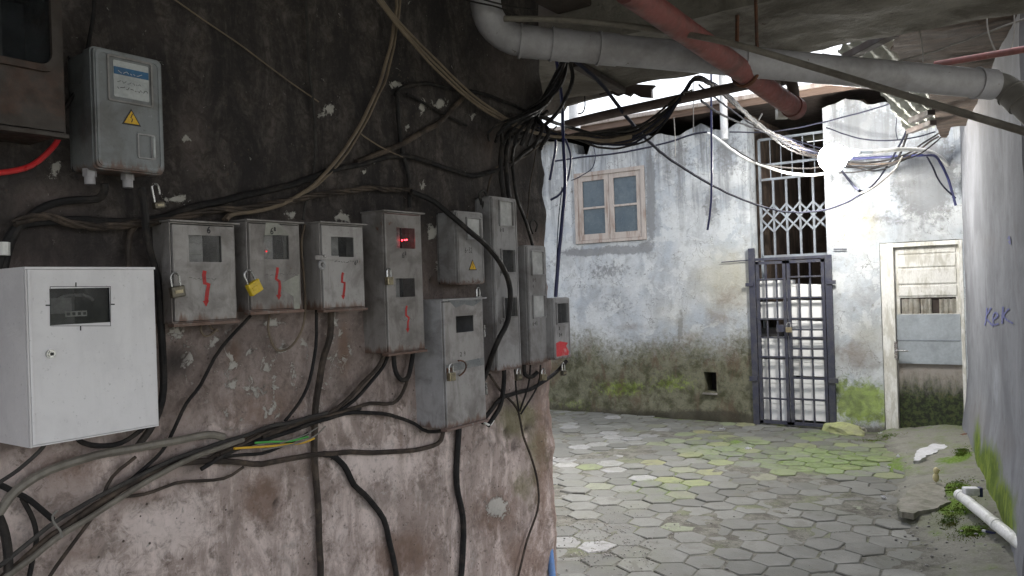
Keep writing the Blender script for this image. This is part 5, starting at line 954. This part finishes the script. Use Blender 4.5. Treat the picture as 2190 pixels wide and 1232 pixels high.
 ('thin grey wire drooping down the plaster to the small triangle box', 'brown_black', 4, [(1190, 270), (1130, 330), (1060, 360), (1040, 420)], .03, 0),
 ('short curled wire sticking out of the plaster below the ceiling cables', 'pale_cable', 3, [(800, 350), (806, 340), (806, 332), (800, 328)], .03, 0),
 ('thin pale curl of wire beside the pair of thick cables', 'grey_cable', 4, [(1090, 285), (1100, 292), (1108, 288), (1108, 300)], .05, 0),
 ('grey wire loop above the two window box near the corner', 'grey_cable', 4, [(1140, 500), (1134, 480), (1142, 470), (1150, 480), (1146, 495)], .03, 0),
]
for lb, mt, wp, pts, off, tw in WC: cable('twisted_cable' if tw else 'cable', lb, mt, P(pts, max(.02, off*.7)), wp, None, K, 'cable', .007 if wp > 5 else .004, 8, tw)
t = cable('string_tie', 'pale string tied round the cable bundle in the lower left', 'pale_cable', P([(122, 1092), (112, 1104), (116, 1120), (128, 1135), (132, 1150)], .085), 5, None, None, 'string', .002)
t = cable('cable_clip', 'white plastic sleeve round the cable at the left edge above the white box', 'white_cable', P([(8, 518), (8, 546)], .05), 24, None, None, 'clip', 0)
q = P([(1026, 412), (1030, 400)], .05)
# plaster lump and pale mortar disc on the wall
# ------------------------------------------------------------------ tan trio leaving the wall, bundle through the air to the lamp
AG = 'cables hanging across the yard'
def W_(px, py, off=.06): d = ray(px, py); return d and (LWX+off)/d.x
for k, (dx, lb) in enumerate(((0, 'lowest of three tan cables sloping from the ceiling to the wall corner'), (4, 'middle of three tan cables sloping from the ceiling to the wall corner'), (9, 'uppermost of three tan cables sloping from the ceiling to the wall corner'))):
    pts = [(790+dx, -25), (850+dx, 55-k), (920+dx*1.5, 135-k*3), (1000+dx, 210-k*4), (1060+dx, 250-k*3), (1130, 281-k*2), (1185, 293-k)]
    c = P(pts, .07)+A([(1240, 296-k, 3.55), (1300, 303-2*k, 3.65), (1350, 295-3*k, 3.75)]); cable('cable', lb, 'tan', c, 5, None, AG, 'cable', .003)
lbs = ['outermost low strand of the sagging bundle between wall corner and iron pipe', 'second lowest strand of the sagging bundle between wall corner and iron pipe', 'strand in the lower half of the sagging bundle at the iron pipe', 'strand in the middle of the sagging bundle at the iron pipe', 'greyish strand in the sagging bundle at the iron pipe', 'strand in the upper half of the sagging bundle at the iron pipe', 'second highest strand of the sagging bundle at the iron pipe', 'highest strand of the sagging bundle at the iron pipe', 'thin stray strand beside the sagging bundle', 'black strand wound through the sagging bundle']
for k, lb in enumerate(lbs):
    f = k/9; j = random.uniform(-3, 3)
    pts = [(1150, 262+f*30, 3.42), (1190, 282+f*14, 3.55), (1240, 302-f*18+j, 3.6), (1300, 316-f*34+j, 3.7), (1350, 312-f*36, 3.75), (1390, 292-f*38+j, 3.8), (1425, 258-f*30, 3.82), (1452, 218-f*14, 3.82), (1468, 190+j, 3.8), (1482, 168+f*4, 3.8), (1500, 165+f*8, 3.85), (1530, 182+j+f*6, 4.1), (1570, 214+f*8+j, 4.6), (1620, 262+f*8-j, 5.9), (1680, 298+f*14+j*2, 7.1), (1735, 318+f*18, 7.85), (1800, 330+f*14+j, 8.05)]
    cable('cable', lb, ['black', 'slate_cable', 'brown_black', 'slate_cable', 'grey_cable', 'slate_cable', 'brown_black', 'black', 'grey_cable', 'black'][k], A(pts), None, .0052 if k not in (4, 8) else .0035, AG, 'cable', .012)
q = A([(1464, 198, 3.76), (1472, 196, 3.72), (1480, 192, 3.74), (1476, 200, 3.86), (1466, 206, 3.86), (1462, 200, 3.76)]); cable('cable', 'wire binding wound round the bundle at the iron pipe', 'pale_cable', q, None, .004, None, 'wire', .001)
AC = [
 ('deep blue cable hanging straight along the wall corner down to the last meter box', 'blue_cable', 8, [(1190, 128, 3.7), (1200, 195, 3.65), (1205, 292, 3.5), (1208, 400, 3.45), (1203, 470, 3.42), (1195, 545, 3.4), (1188, 634, 3.4)]),
 ('thick black cable looping from the drain pipe back to the wall corner', 'black', 9, [(1218, 128, 3.7), (1225, 165, 3.7), (1212, 205, 3.65), (1185, 250, 3.5), (1140, 284, 3.42)]),
 ('thin blue cable bowing out from the wall corner beside the straight one', 'blue_cable', 5, [(1206, 290, 3.6), (1218, 320, 3.6), (1220, 345, 3.6), (1213, 385, 3.6), (1198, 415, 3.58), (1178, 427, 3.6)]),
 ('dark blue cable with knots hugging the wall corner', 'blue_cable', 6, [(1186, 280, 3.62), (1189, 315, 3.62), (1182, 355, 3.62), (1176, 385, 3.62)]),
 ('fine black wire beside the straight blue cable', 'slate_cable', 2, [(1202, 400, 3.5), (1194, 480, 3.5), (1190, 560, 3.45), (1186, 630, 3.42)]),
 ('long dark cable swooping across the yard below the lamp', 'slate_cable', 5, [(1230, 130, 3.7), (1288, 182, 3.9), (1337, 247, 4.1), (1382, 297, 4.4), (1440, 345, 5.0), (1532, 401, 6.0), (1613, 436, 6.8), (1680, 453, 7.2), (1745, 452, 7.4), (1797, 439, 7.4), (1847, 412, 7.4), (1876, 386, 7.4), (1900, 351, 7.4), (1918, 320, 7.4), (1936, 286, 7.4), (1948, 240, 7.3), (1956, 215, 7.2)]),
 ('white cable sagging from the wall top to the lamp', 'white_cable', 6, [(1504, 284, 8.6), (1520, 287, 8.4), (1545, 305, 8.2), (1584, 334, 8.0), (1628, 353, 7.9), (1686, 370, 7.8), (1740, 374, 7.7), (1790, 366, 7.6)]),
 ('thin grey cable sagging just above the white one', 'grey_cable', 3, [(1530, 296, 8.3), (1570, 318, 8.1), (1615, 345, 7.9), (1660, 356, 7.8), (1730, 360, 7.7), (1790, 352, 7.6)]),
 ('black cable hanging down loose in front of the whitewashed wall', 'blue_cable', 5, [(1521, 154, 5.2), (1521, 230, 5.2), (1522, 330, 5.2), (1522, 400, 5.2), (1519, 450, 5.2), (1513, 492, 5.2)]),
 ('dark cable strung along the top of the whitewashed wall', 'slate_cable', 4, [(1184, 345, 8.9), (1230, 338, 8.9), (1272, 333, 8.8), (1337, 325, 8.7), (1415, 308, 8.6), (1483, 287, 8.5), (1512, 283, 8.4)]),
 ('thin wire drooping from the wall top to the wooden window', 'slate_cable', 2, [(1268, 305, 8.9), (1273, 335, 8.8), (1266, 360, 8.8), (1240, 378, 8.8), (1222, 386, 8.8)]),
 ('black cable under the lamp arm sweeping up to the roofing sheet', 'black', 5, [(1800, 356, 7.5), (1840, 358, 7.5), (1871, 357, 7.5), (1905, 350, 7.5), (1922, 335, 7.5), (1936, 300, 7.4), (1946, 260, 7.3), (1953, 220, 7.2)]),
 ('deep blue cable beside the lamp arm turning down at the grey wall', 'blue_cable', 6, [(1815, 340, 7.4), (1900, 336, 7.4), (1960, 333, 7.45), (1998, 333, 7.5), (2012, 350, 7.55), (2026, 378, 7.6), (2036, 410, 7.6), (2044, 440, 7.6)]),
 ('thin dark wire falling beside the blue one near the grey wall', 'slate_cable', 4, [(1982, 335, 7.5), (1994, 356, 7.5), (2006, 382, 7.6), (2020, 402, 7.6), (2044, 424, 7.6)]),
 ('upper black cable of the tangle right of the lamp', 'black', 4, [(1800, 345, 7.4), (1850, 348, 7.4), (1900, 342, 7.4), (1945, 326, 7.4), (1975, 306, 7.4), (2000, 290, 7.4), (2010, 284, 7.5)]),
 ('second black cable of the tangle rising to the corner of the brown board', 'brown_black', 4, [(1800, 350, 7.5), (1860, 352, 7.5), (1915, 346, 7.5), (1960, 325, 7.5), (1990, 302, 7.5), (2008, 292, 7.5)]),
 ('third cable of the tangle hanging lower right of the lamp', 'black', 3, [(1800, 348, 7.3), (1850, 364, 7.3), (1890, 362, 7.3), (1925, 345, 7.3), (1965, 330, 7.4), (2000, 305, 7.4), (2012, 294, 7.5)]),
 ('thin cable starting at the lamp and looping low below the tangle', 'grey_cable', 3, [(1795, 370, 7.4), (1840, 367, 7.4), (1880, 358, 7.4), (1920, 348, 7.4), (1938, 340, 7.4)]),
 ('pale cable hanging from the tangle and joining the long swooping cable', 'pale_cable', 4, [(1930, 335, 7.3), (1915, 360, 7.3), (1890, 385, 7.3), (1862, 405, 7.3), (1840, 414, 7.35)]),
 ('dark stub of cable slanting down right below the lamp', 'slate_cable', 6, [(1801, 366, 7.5), (1818, 388, 7.45), (1832, 404, 7.4), (1846, 411, 7.4)]),
 ('thin wire rising from above the grille to the roofing sheet', 'slate_cable', 3, [(1560, 282, 8.4), (1620, 283, 8.3), (1673, 279, 8.1), (1767, 260, 7.9), (1887, 227, 7.5), (1930, 205, 7.2)]),
 ('thin wire sagging from the gate opening to the corner of the brown board', 'slate_cable', 3, [(1767, 273, 8.2), (1810, 288, 8), (1855, 299, 7.9), (1905, 300, 7.8), (1952, 295, 7.7), (2001, 282, 7.6)]),
 ('white line drawn across the brown board at upper right', 'pale_cable', 4, [(1924, 130, 4.6), (1990, 112, 4.4), (2082, 80, 4.0), (2215, 32, 3.6)]),
 ('thin wire hanging from the board, leftmost of three at upper right', 'pale_cable', 3, [(1964, 55, 4.2), (1972, 90, 4.2), (1974, 132, 4.2)]),
 ('thin curved wire hanging from the board, middle of three at upper right', 'pale_cable', 3, [(2110, 22, 3.8), (2114, 70, 3.8), (2128, 108, 3.8)]),
 ('thin bent wire hanging from the board, rightmost of three at upper right', 'pale_cable', 3, [(2168, 8, 3.7), (2170, 70, 3.7), (2162, 106, 3.7)]),
 ('thin wire crossing the corrugated sheet under the drain pipe', 'slate_cable', 2, [(1912, 212, 6.8), (1918, 240, 7), (1916, 280, 7.2), (1920, 300, 7.3)]),
 ('fine thread hanging in front of the wall top left of the white post', 'pale_cable', 2, [(1441, 252, 7.5), (1444, 300, 7.5), (1444, 335, 7.5)]),
 ('fine thread hanging beside the white post', 'pale_cable', 2, [(1483, 165, 5.5), (1483, 230, 5.5), (1483, 283, 5.5)]),
 ('curled wire hook hanging in the gap below the cracked ceiling', 'black', 3, [(1249, 190, 4.6), (1251, 225, 4.6), (1246, 240, 4.6), (1236, 243, 4.6)]),
 ('black wires running along the ceiling above the pipe elbow, lower one', 'black', 4, [(960, -10, 2.7), (1020, 5, 2.75), (1070, 18, 2.8), (1110, 36, 2.85)]),
 ('black wires running along the ceiling above the pipe elbow, upper one', 'black', 4, [(980, -18, 2.7), (1040, 2, 2.75), (1090, 14, 2.8), (1150, 22, 2.85)]),
 ('dark cable running from the big pipe into the tangle at the wall corner', 'black', 7, [(1210, 128, 3.5), (1196, 160, 3.5), (1170, 200, 3.42), (1130, 235, 3.35), (1100, 262, 3.3)]),
 ('dark cable from the wall corner running to the start of the iron pipe', 'black', 8, [(1130, 238, 3.35), (1180, 260, 3.55), (1215, 272, 4.0), (1280, 290, 4.1), (1340, 300, 4.1)]),
 ('pale short wire spike near the junction box over the gate', 'pale_cable', 3, [(1622, 258, 6.0), (1630, 243, 6.0)]),
 ('thin wire from the iron pipe to the cable bundle above the grille', 'slate_cable', 3, [(1495, 182, 4.0), (1560, 232, 5.0), (1620, 272, 6.0), (1700, 300, 7.0), (1780, 325, 7.6)]),
 ('loose dark cable hanging below the bundle toward the grille', 'slate_cable', 4, [(1500, 215, 4.2), (1530, 237, 4.6), (1580, 262, 5.4), (1640, 285, 6.2), (1690, 310, 7), (1760, 330, 7.5)]),
]
for k in range(9):
    f = k/8; x0 = 1060+110*f; AC.append(('thin black cable in the dense tangle at the wall corner below the pipe elbow', 'black', 5+2*(k % 3), [(1216-8*f, 118, 3.55), (1200-26*f+random.uniform(-9, 9), 175+20*f, 3.5), (1165-20*f+random.uniform(-10, 10), 225+18*f, 3.38), (x0+random.uniform(-8, 8), 268+14*random.random(), 3.2-.2*(1-f)), (x0-14, 300+18*f, 3.1)]))
AC = [(l_, m_, w_, [(a, b_, max(c, 7.95 if a < 1850 else 7.8)) if (1690 < a < 1910 and abs(b_-345) < 48) else (a, b_, c) for a, b_, c in p_]) for l_, m_, w_, p_ in AC]
for lb, mt, wp, pts in AC: cable('cable', lb, mt, A(pts), wp, None, AG, 'cable', .004, 6)
# foliage like clump of tangled rag on the wall top, blue hose and things lying on the ground
q = A([(1190, 1040, 3.62), (1166, 1060, 3.6), (1168, 1110, 3.58), (1176, 1180, 3.5), (1184, 1260, 3.42)]); cable('hose', 'blue hose leaning on the wall corner at the bottom of the picture', 'hose', q[1:], 15, None, None, 'hose', .001, 12)
def lump(name, label, cat, mat, c, sx, sy, sz, seed, rz=0, flat=.5, grp=None, sub=3, rough=.25):
    bm = bmesh.new(); bmesh.ops.create_icosphere(bm, subdivisions=sub, radius=1)
    for v in bm.verts:
        d = 1+rough*noise.fractal(v.co*1.6+Vector((seed, 0, 0)), 1, 2.2, 4); v.co *= d; v.co = Vector((v.co.x*sx, v.co.y*sy, max(-flat, v.co.z)*sz))
    return tag(fin(bm, name, M[mat], None, c, (0, 0, rz), smooth=False), label, cat, grp)
def slab_px(name, label, cat, mat, pix, z, th, tilt=None, seed=0):
    pts = [hz(a, b_, z) for a, b_ in pix]; o = sum(pts, Vector())/len(pts); bm = bmesh.new(); cr = [bm.verts.new(p-o) for p in pts]
    f = bm.faces.new(cr); bmesh.ops.triangulate(bm, faces=[f]); bmesh.ops.subdivide_edges(bm, edges=bm.edges[:], cuts=7, use_grid_fill=True)
    for v in bm.verts: v.co += Vector((fn(v.co.x, v.co.y, seed, 12)*.02, fn(v.co.x, v.co.y, seed+4, 12)*.02, fn(v.co.x, v.co.y, seed+9, 6)*.012+(tilt[0]*v.co.x+tilt[1]*v.co.y if tilt else 0)))
    bmesh.ops.recalc_face_normals(bm, faces=bm.faces[:])
    if sum(f.normal.z for f in bm.faces) < 0: bmesh.ops.reverse_faces(bm, faces=bm.faces[:])
    r = bmesh.ops.extrude_face_region(bm, geom=bm.faces[:])
    for g_ in r['geom']:
        if isinstance(g_, bmesh.types.BMVert): g_.co.z -= th
    return tag(fin(bm, name, M[mat], None, o), label, cat)
slab_px('broken_slab', 'broken grey concrete slab lying on the paving edge at right', 'concrete slab', 'slab_stone', [(1916, 1078), (1935, 1058), (1962, 1036), (1990, 1030), (2024, 1031), (2020, 1058), (2032, 1072), (2010, 1082), (1985, 1090), (1965, 1092), (1948, 1098), (1928, 1095)], .075, .04, (.0, .0), 2)
slab_px('broken_slab', 'long pale broken slab pointing at the foot of the grey wall', 'concrete slab', 'stone_white', [(1955, 984), (1960, 965), (1985, 953), (2015, 945), (2045, 936), (2052, 934), (2046, 948), (2015, 960), (1985, 974), (1965, 984)], .075, .04, None, 5)
lump('brick', 'reddish brown stone at the foot of the grey wall', 'stone', 'rust', hz(2062, 944, .05), .10, .07, .07, 3, .4)
lump('stone', 'flat mossy boulder by the right foot of the barred gate', 'stone', 'stone_green', hz(1803, 922, .01), .24, .12, .09, 7, -.45, .4)
lump('stone', 'small grey stone between the mossy boulder and the door', 'stone', 'slab_stone', hz(1842, 920, .01), .07, .05, .04, 9)
lump('mortar_lump', 'grey mortar lump at the threshold of the gate', 'stone', 'slab_stone', hz(1712, 902, .0), .28, .06, .03, 12, -.6)
p = hz(2002, 1030, .09); t = thing('toy_figure', 'small yellowish foam lump standing on the broken slab', 'figure', p); 
bm = bmesh.new(); bmesh.ops.create_icosphere(bm, subdivisions=2, radius=1, matrix=Matrix.Translation((0, 0, .03)) @ Matrix.Diagonal((.022, .02, .036, 1))); fin(bm, 'lower_part', M['plastic_yellow'], t, smooth=True)
bm = bmesh.new(); bmesh.ops.create_icosphere(bm, subdivisions=2, radius=1, matrix=Matrix.Translation((.003, 0, .078)) @ Matrix.Diagonal((.02, .018, .028, 1))); bmesh.ops.create_icosphere(bm, subdivisions=2, radius=1, matrix=Matrix.Translation((.018, 0, .085)) @ Matrix.Diagonal((.014, .008, .008, 1))); fin(bm, 'upper_part', M['plastic_yellow'], t, smooth=True)
a, b_ = dp(2052, 1058, 5.15), dp(2225, 1198, 3.95); t = thing('pipe', 'dirty white plastic pipe lying along the foot of the grey wall', 'pipe', a); bm = bmesh.new(); tube(bm, [Vector(), b_-a], .033, 16, False); tube(bm, [Vector(), b_-a], .028, 16, False); fin(bm, 'pipe_run', M['pvc_white'], t, smooth=True)
d = (b_-a).normalized(); bm = bmesh.new(); tube(bm, [d*.62, d*.66], .036, 16); tube(bm, [Vector((0, 0, 0))+d*.0, d*.05], .036, 16); fin(bm, 'coupling', M['pvc_white'], t, smooth=True)
p = dp(2078, 1052, 5.05); t = thing('bottle', 'squashed white and blue plastic bottle resting behind the pipe end', 'bottle', p, .5); box('body', 'litter', t, -.05, .04, -.03, .03, -.02, .03, .012); box('cap', 'blue_cable', t, .042, .06, -.02, .02, -.03, .03, .004)
p = hz(2117, 1140, .08); bx_ = thing('lighter', 'small blue and white wrapper on the moss below the pipe', 'litter', p, -.3); box('blue_end', 'blue_cable', bx_, -.02, .03, -.01, .01, 0, .012, .002); box('white_end', 'litter', bx_, -.04, -.021, -.01, .01, 0, .012, .002)
def paper(label, px, py, s, seed, z=.0):
    bm = bmesh.new(); rnd = random.Random(seed); n = 6; V = [[bm.verts.new(((i/n-.5)*s*2+rnd.uniform(-.1, .1)*s, (j/n-.5)*s*1.2, abs(noise.noise(Vector((i*.6, j*.6, seed))))*s*.9)) for i in range(n+1)] for j in range(n+1)]
    for j in range(n):
        for i in range(n): bm.faces.new((V[j][i], V[j][i+1], V[j+1][i+1], V[j+1][i]))
    bmesh.ops.solidify(bm, geom=bm.faces[:], thickness=.002); return tag(fin(bm, 'crumpled_paper', M['litter'], None, hz(px, py, z), (0, 0, rnd.uniform(0, 3))), label, 'litter', 'litter scattered on the paving')
paper('crumpled pale scrap between the boulder and the white door', 1888, 930, .055, 1); paper('crumpled scrap in front of the white door, left one', 1967, 929, .05, 2); paper('bright crumpled scrap in front of the white door, middle one', 1990, 933, .05, 3); paper('largest crumpled scrap under the hole of the door', 2008, 927, .07, 4)
paper('flat white scrap on the paving right of the mossy pavers', 1925, 979, .04, 5, .01); paper('white scrap lying on the paving near the wall with the vent hole', 1545, 918, .03, 6); paper('white scrap on the green pavers in the middle of the yard', 1600, 960, .03, 7); paper('tiny pale scrap on the bare paving at right', 1890, 1064, .025, 8, .01); paper('tiny red scrap near the broken slabs', 1901, 1000, .015, 9, .01)
bm = bmesh.new(); rnd = random.Random(5)
for k in range(900):
    px = rnd.gauss(1300, 75); py = rnd.gauss(1150, 40)
    if k > 620: px = rnd.uniform(1180, 2000); py = rnd.uniform(930, 1230)
    if k > 780: px = rnd.uniform(1900, 2180); py = rnd.uniform(1040, 1230)
    p = hz(px, py, 0); r_ = rnd.uniform(.002, .007)*(1.0 if k < 780 else 1.6)
    if p.x < LWX+.01 and p.y < 3.05: continue
    zz = max(.0, gz(p.x, p.y)); mx = Matrix.Translation((p.x, p.y, zz+r_*.4)) @ Matrix.Rotation(rnd.uniform(0, 6), 4, 'Z') @ Matrix.Diagonal((r_*rnd.uniform(.7, 1.6), r_, r_*.7, 1)); bmesh.ops.create_icosphere(bm, subdivisions=1, radius=1, matrix=mx)
tag(fin(bm, 'gravel', M['gravel']), 'loose grit and pebbles scattered over the paving', 'gravel', None, 'stuff')
bm = bmesh.new()
for k in range(5200):
    c_ = rnd.choice([(2045, 1046, 35, 14), (2045, 1088, 45, 20), (2082, 1136, 36, 12), (2058, 975, 16, 8), (2030, 1110, 20, 10), (1880, 925, 40, 3)]); px, py = rnd.gauss(c_[0], c_[2]*.55), rnd.gauss(c_[1], c_[3]*.55); p = hz(px, py, .07); zz = gz(p.x, p.y); h = rnd.uniform(.003, .009); a = rnd.uniform(0, 6.28); d = Vector((math.cos(a), math.sin(a), 0))*rnd.uniform(.003, .006)
    v = [bm.verts.new(Vector((p.x, p.y, zz-.002))+d), bm.verts.new(Vector((p.x, p.y, zz-.002))-d), bm.verts.new(Vector((p.x, p.y, zz+h))+d.yxz*rnd.uniform(-1, 2))]; bm.faces.new(v)
tag(fin(bm, 'moss_tufts', M['moss']), 'tufts of green moss on the rubble by the grey wall', 'moss', None, 'stuff')
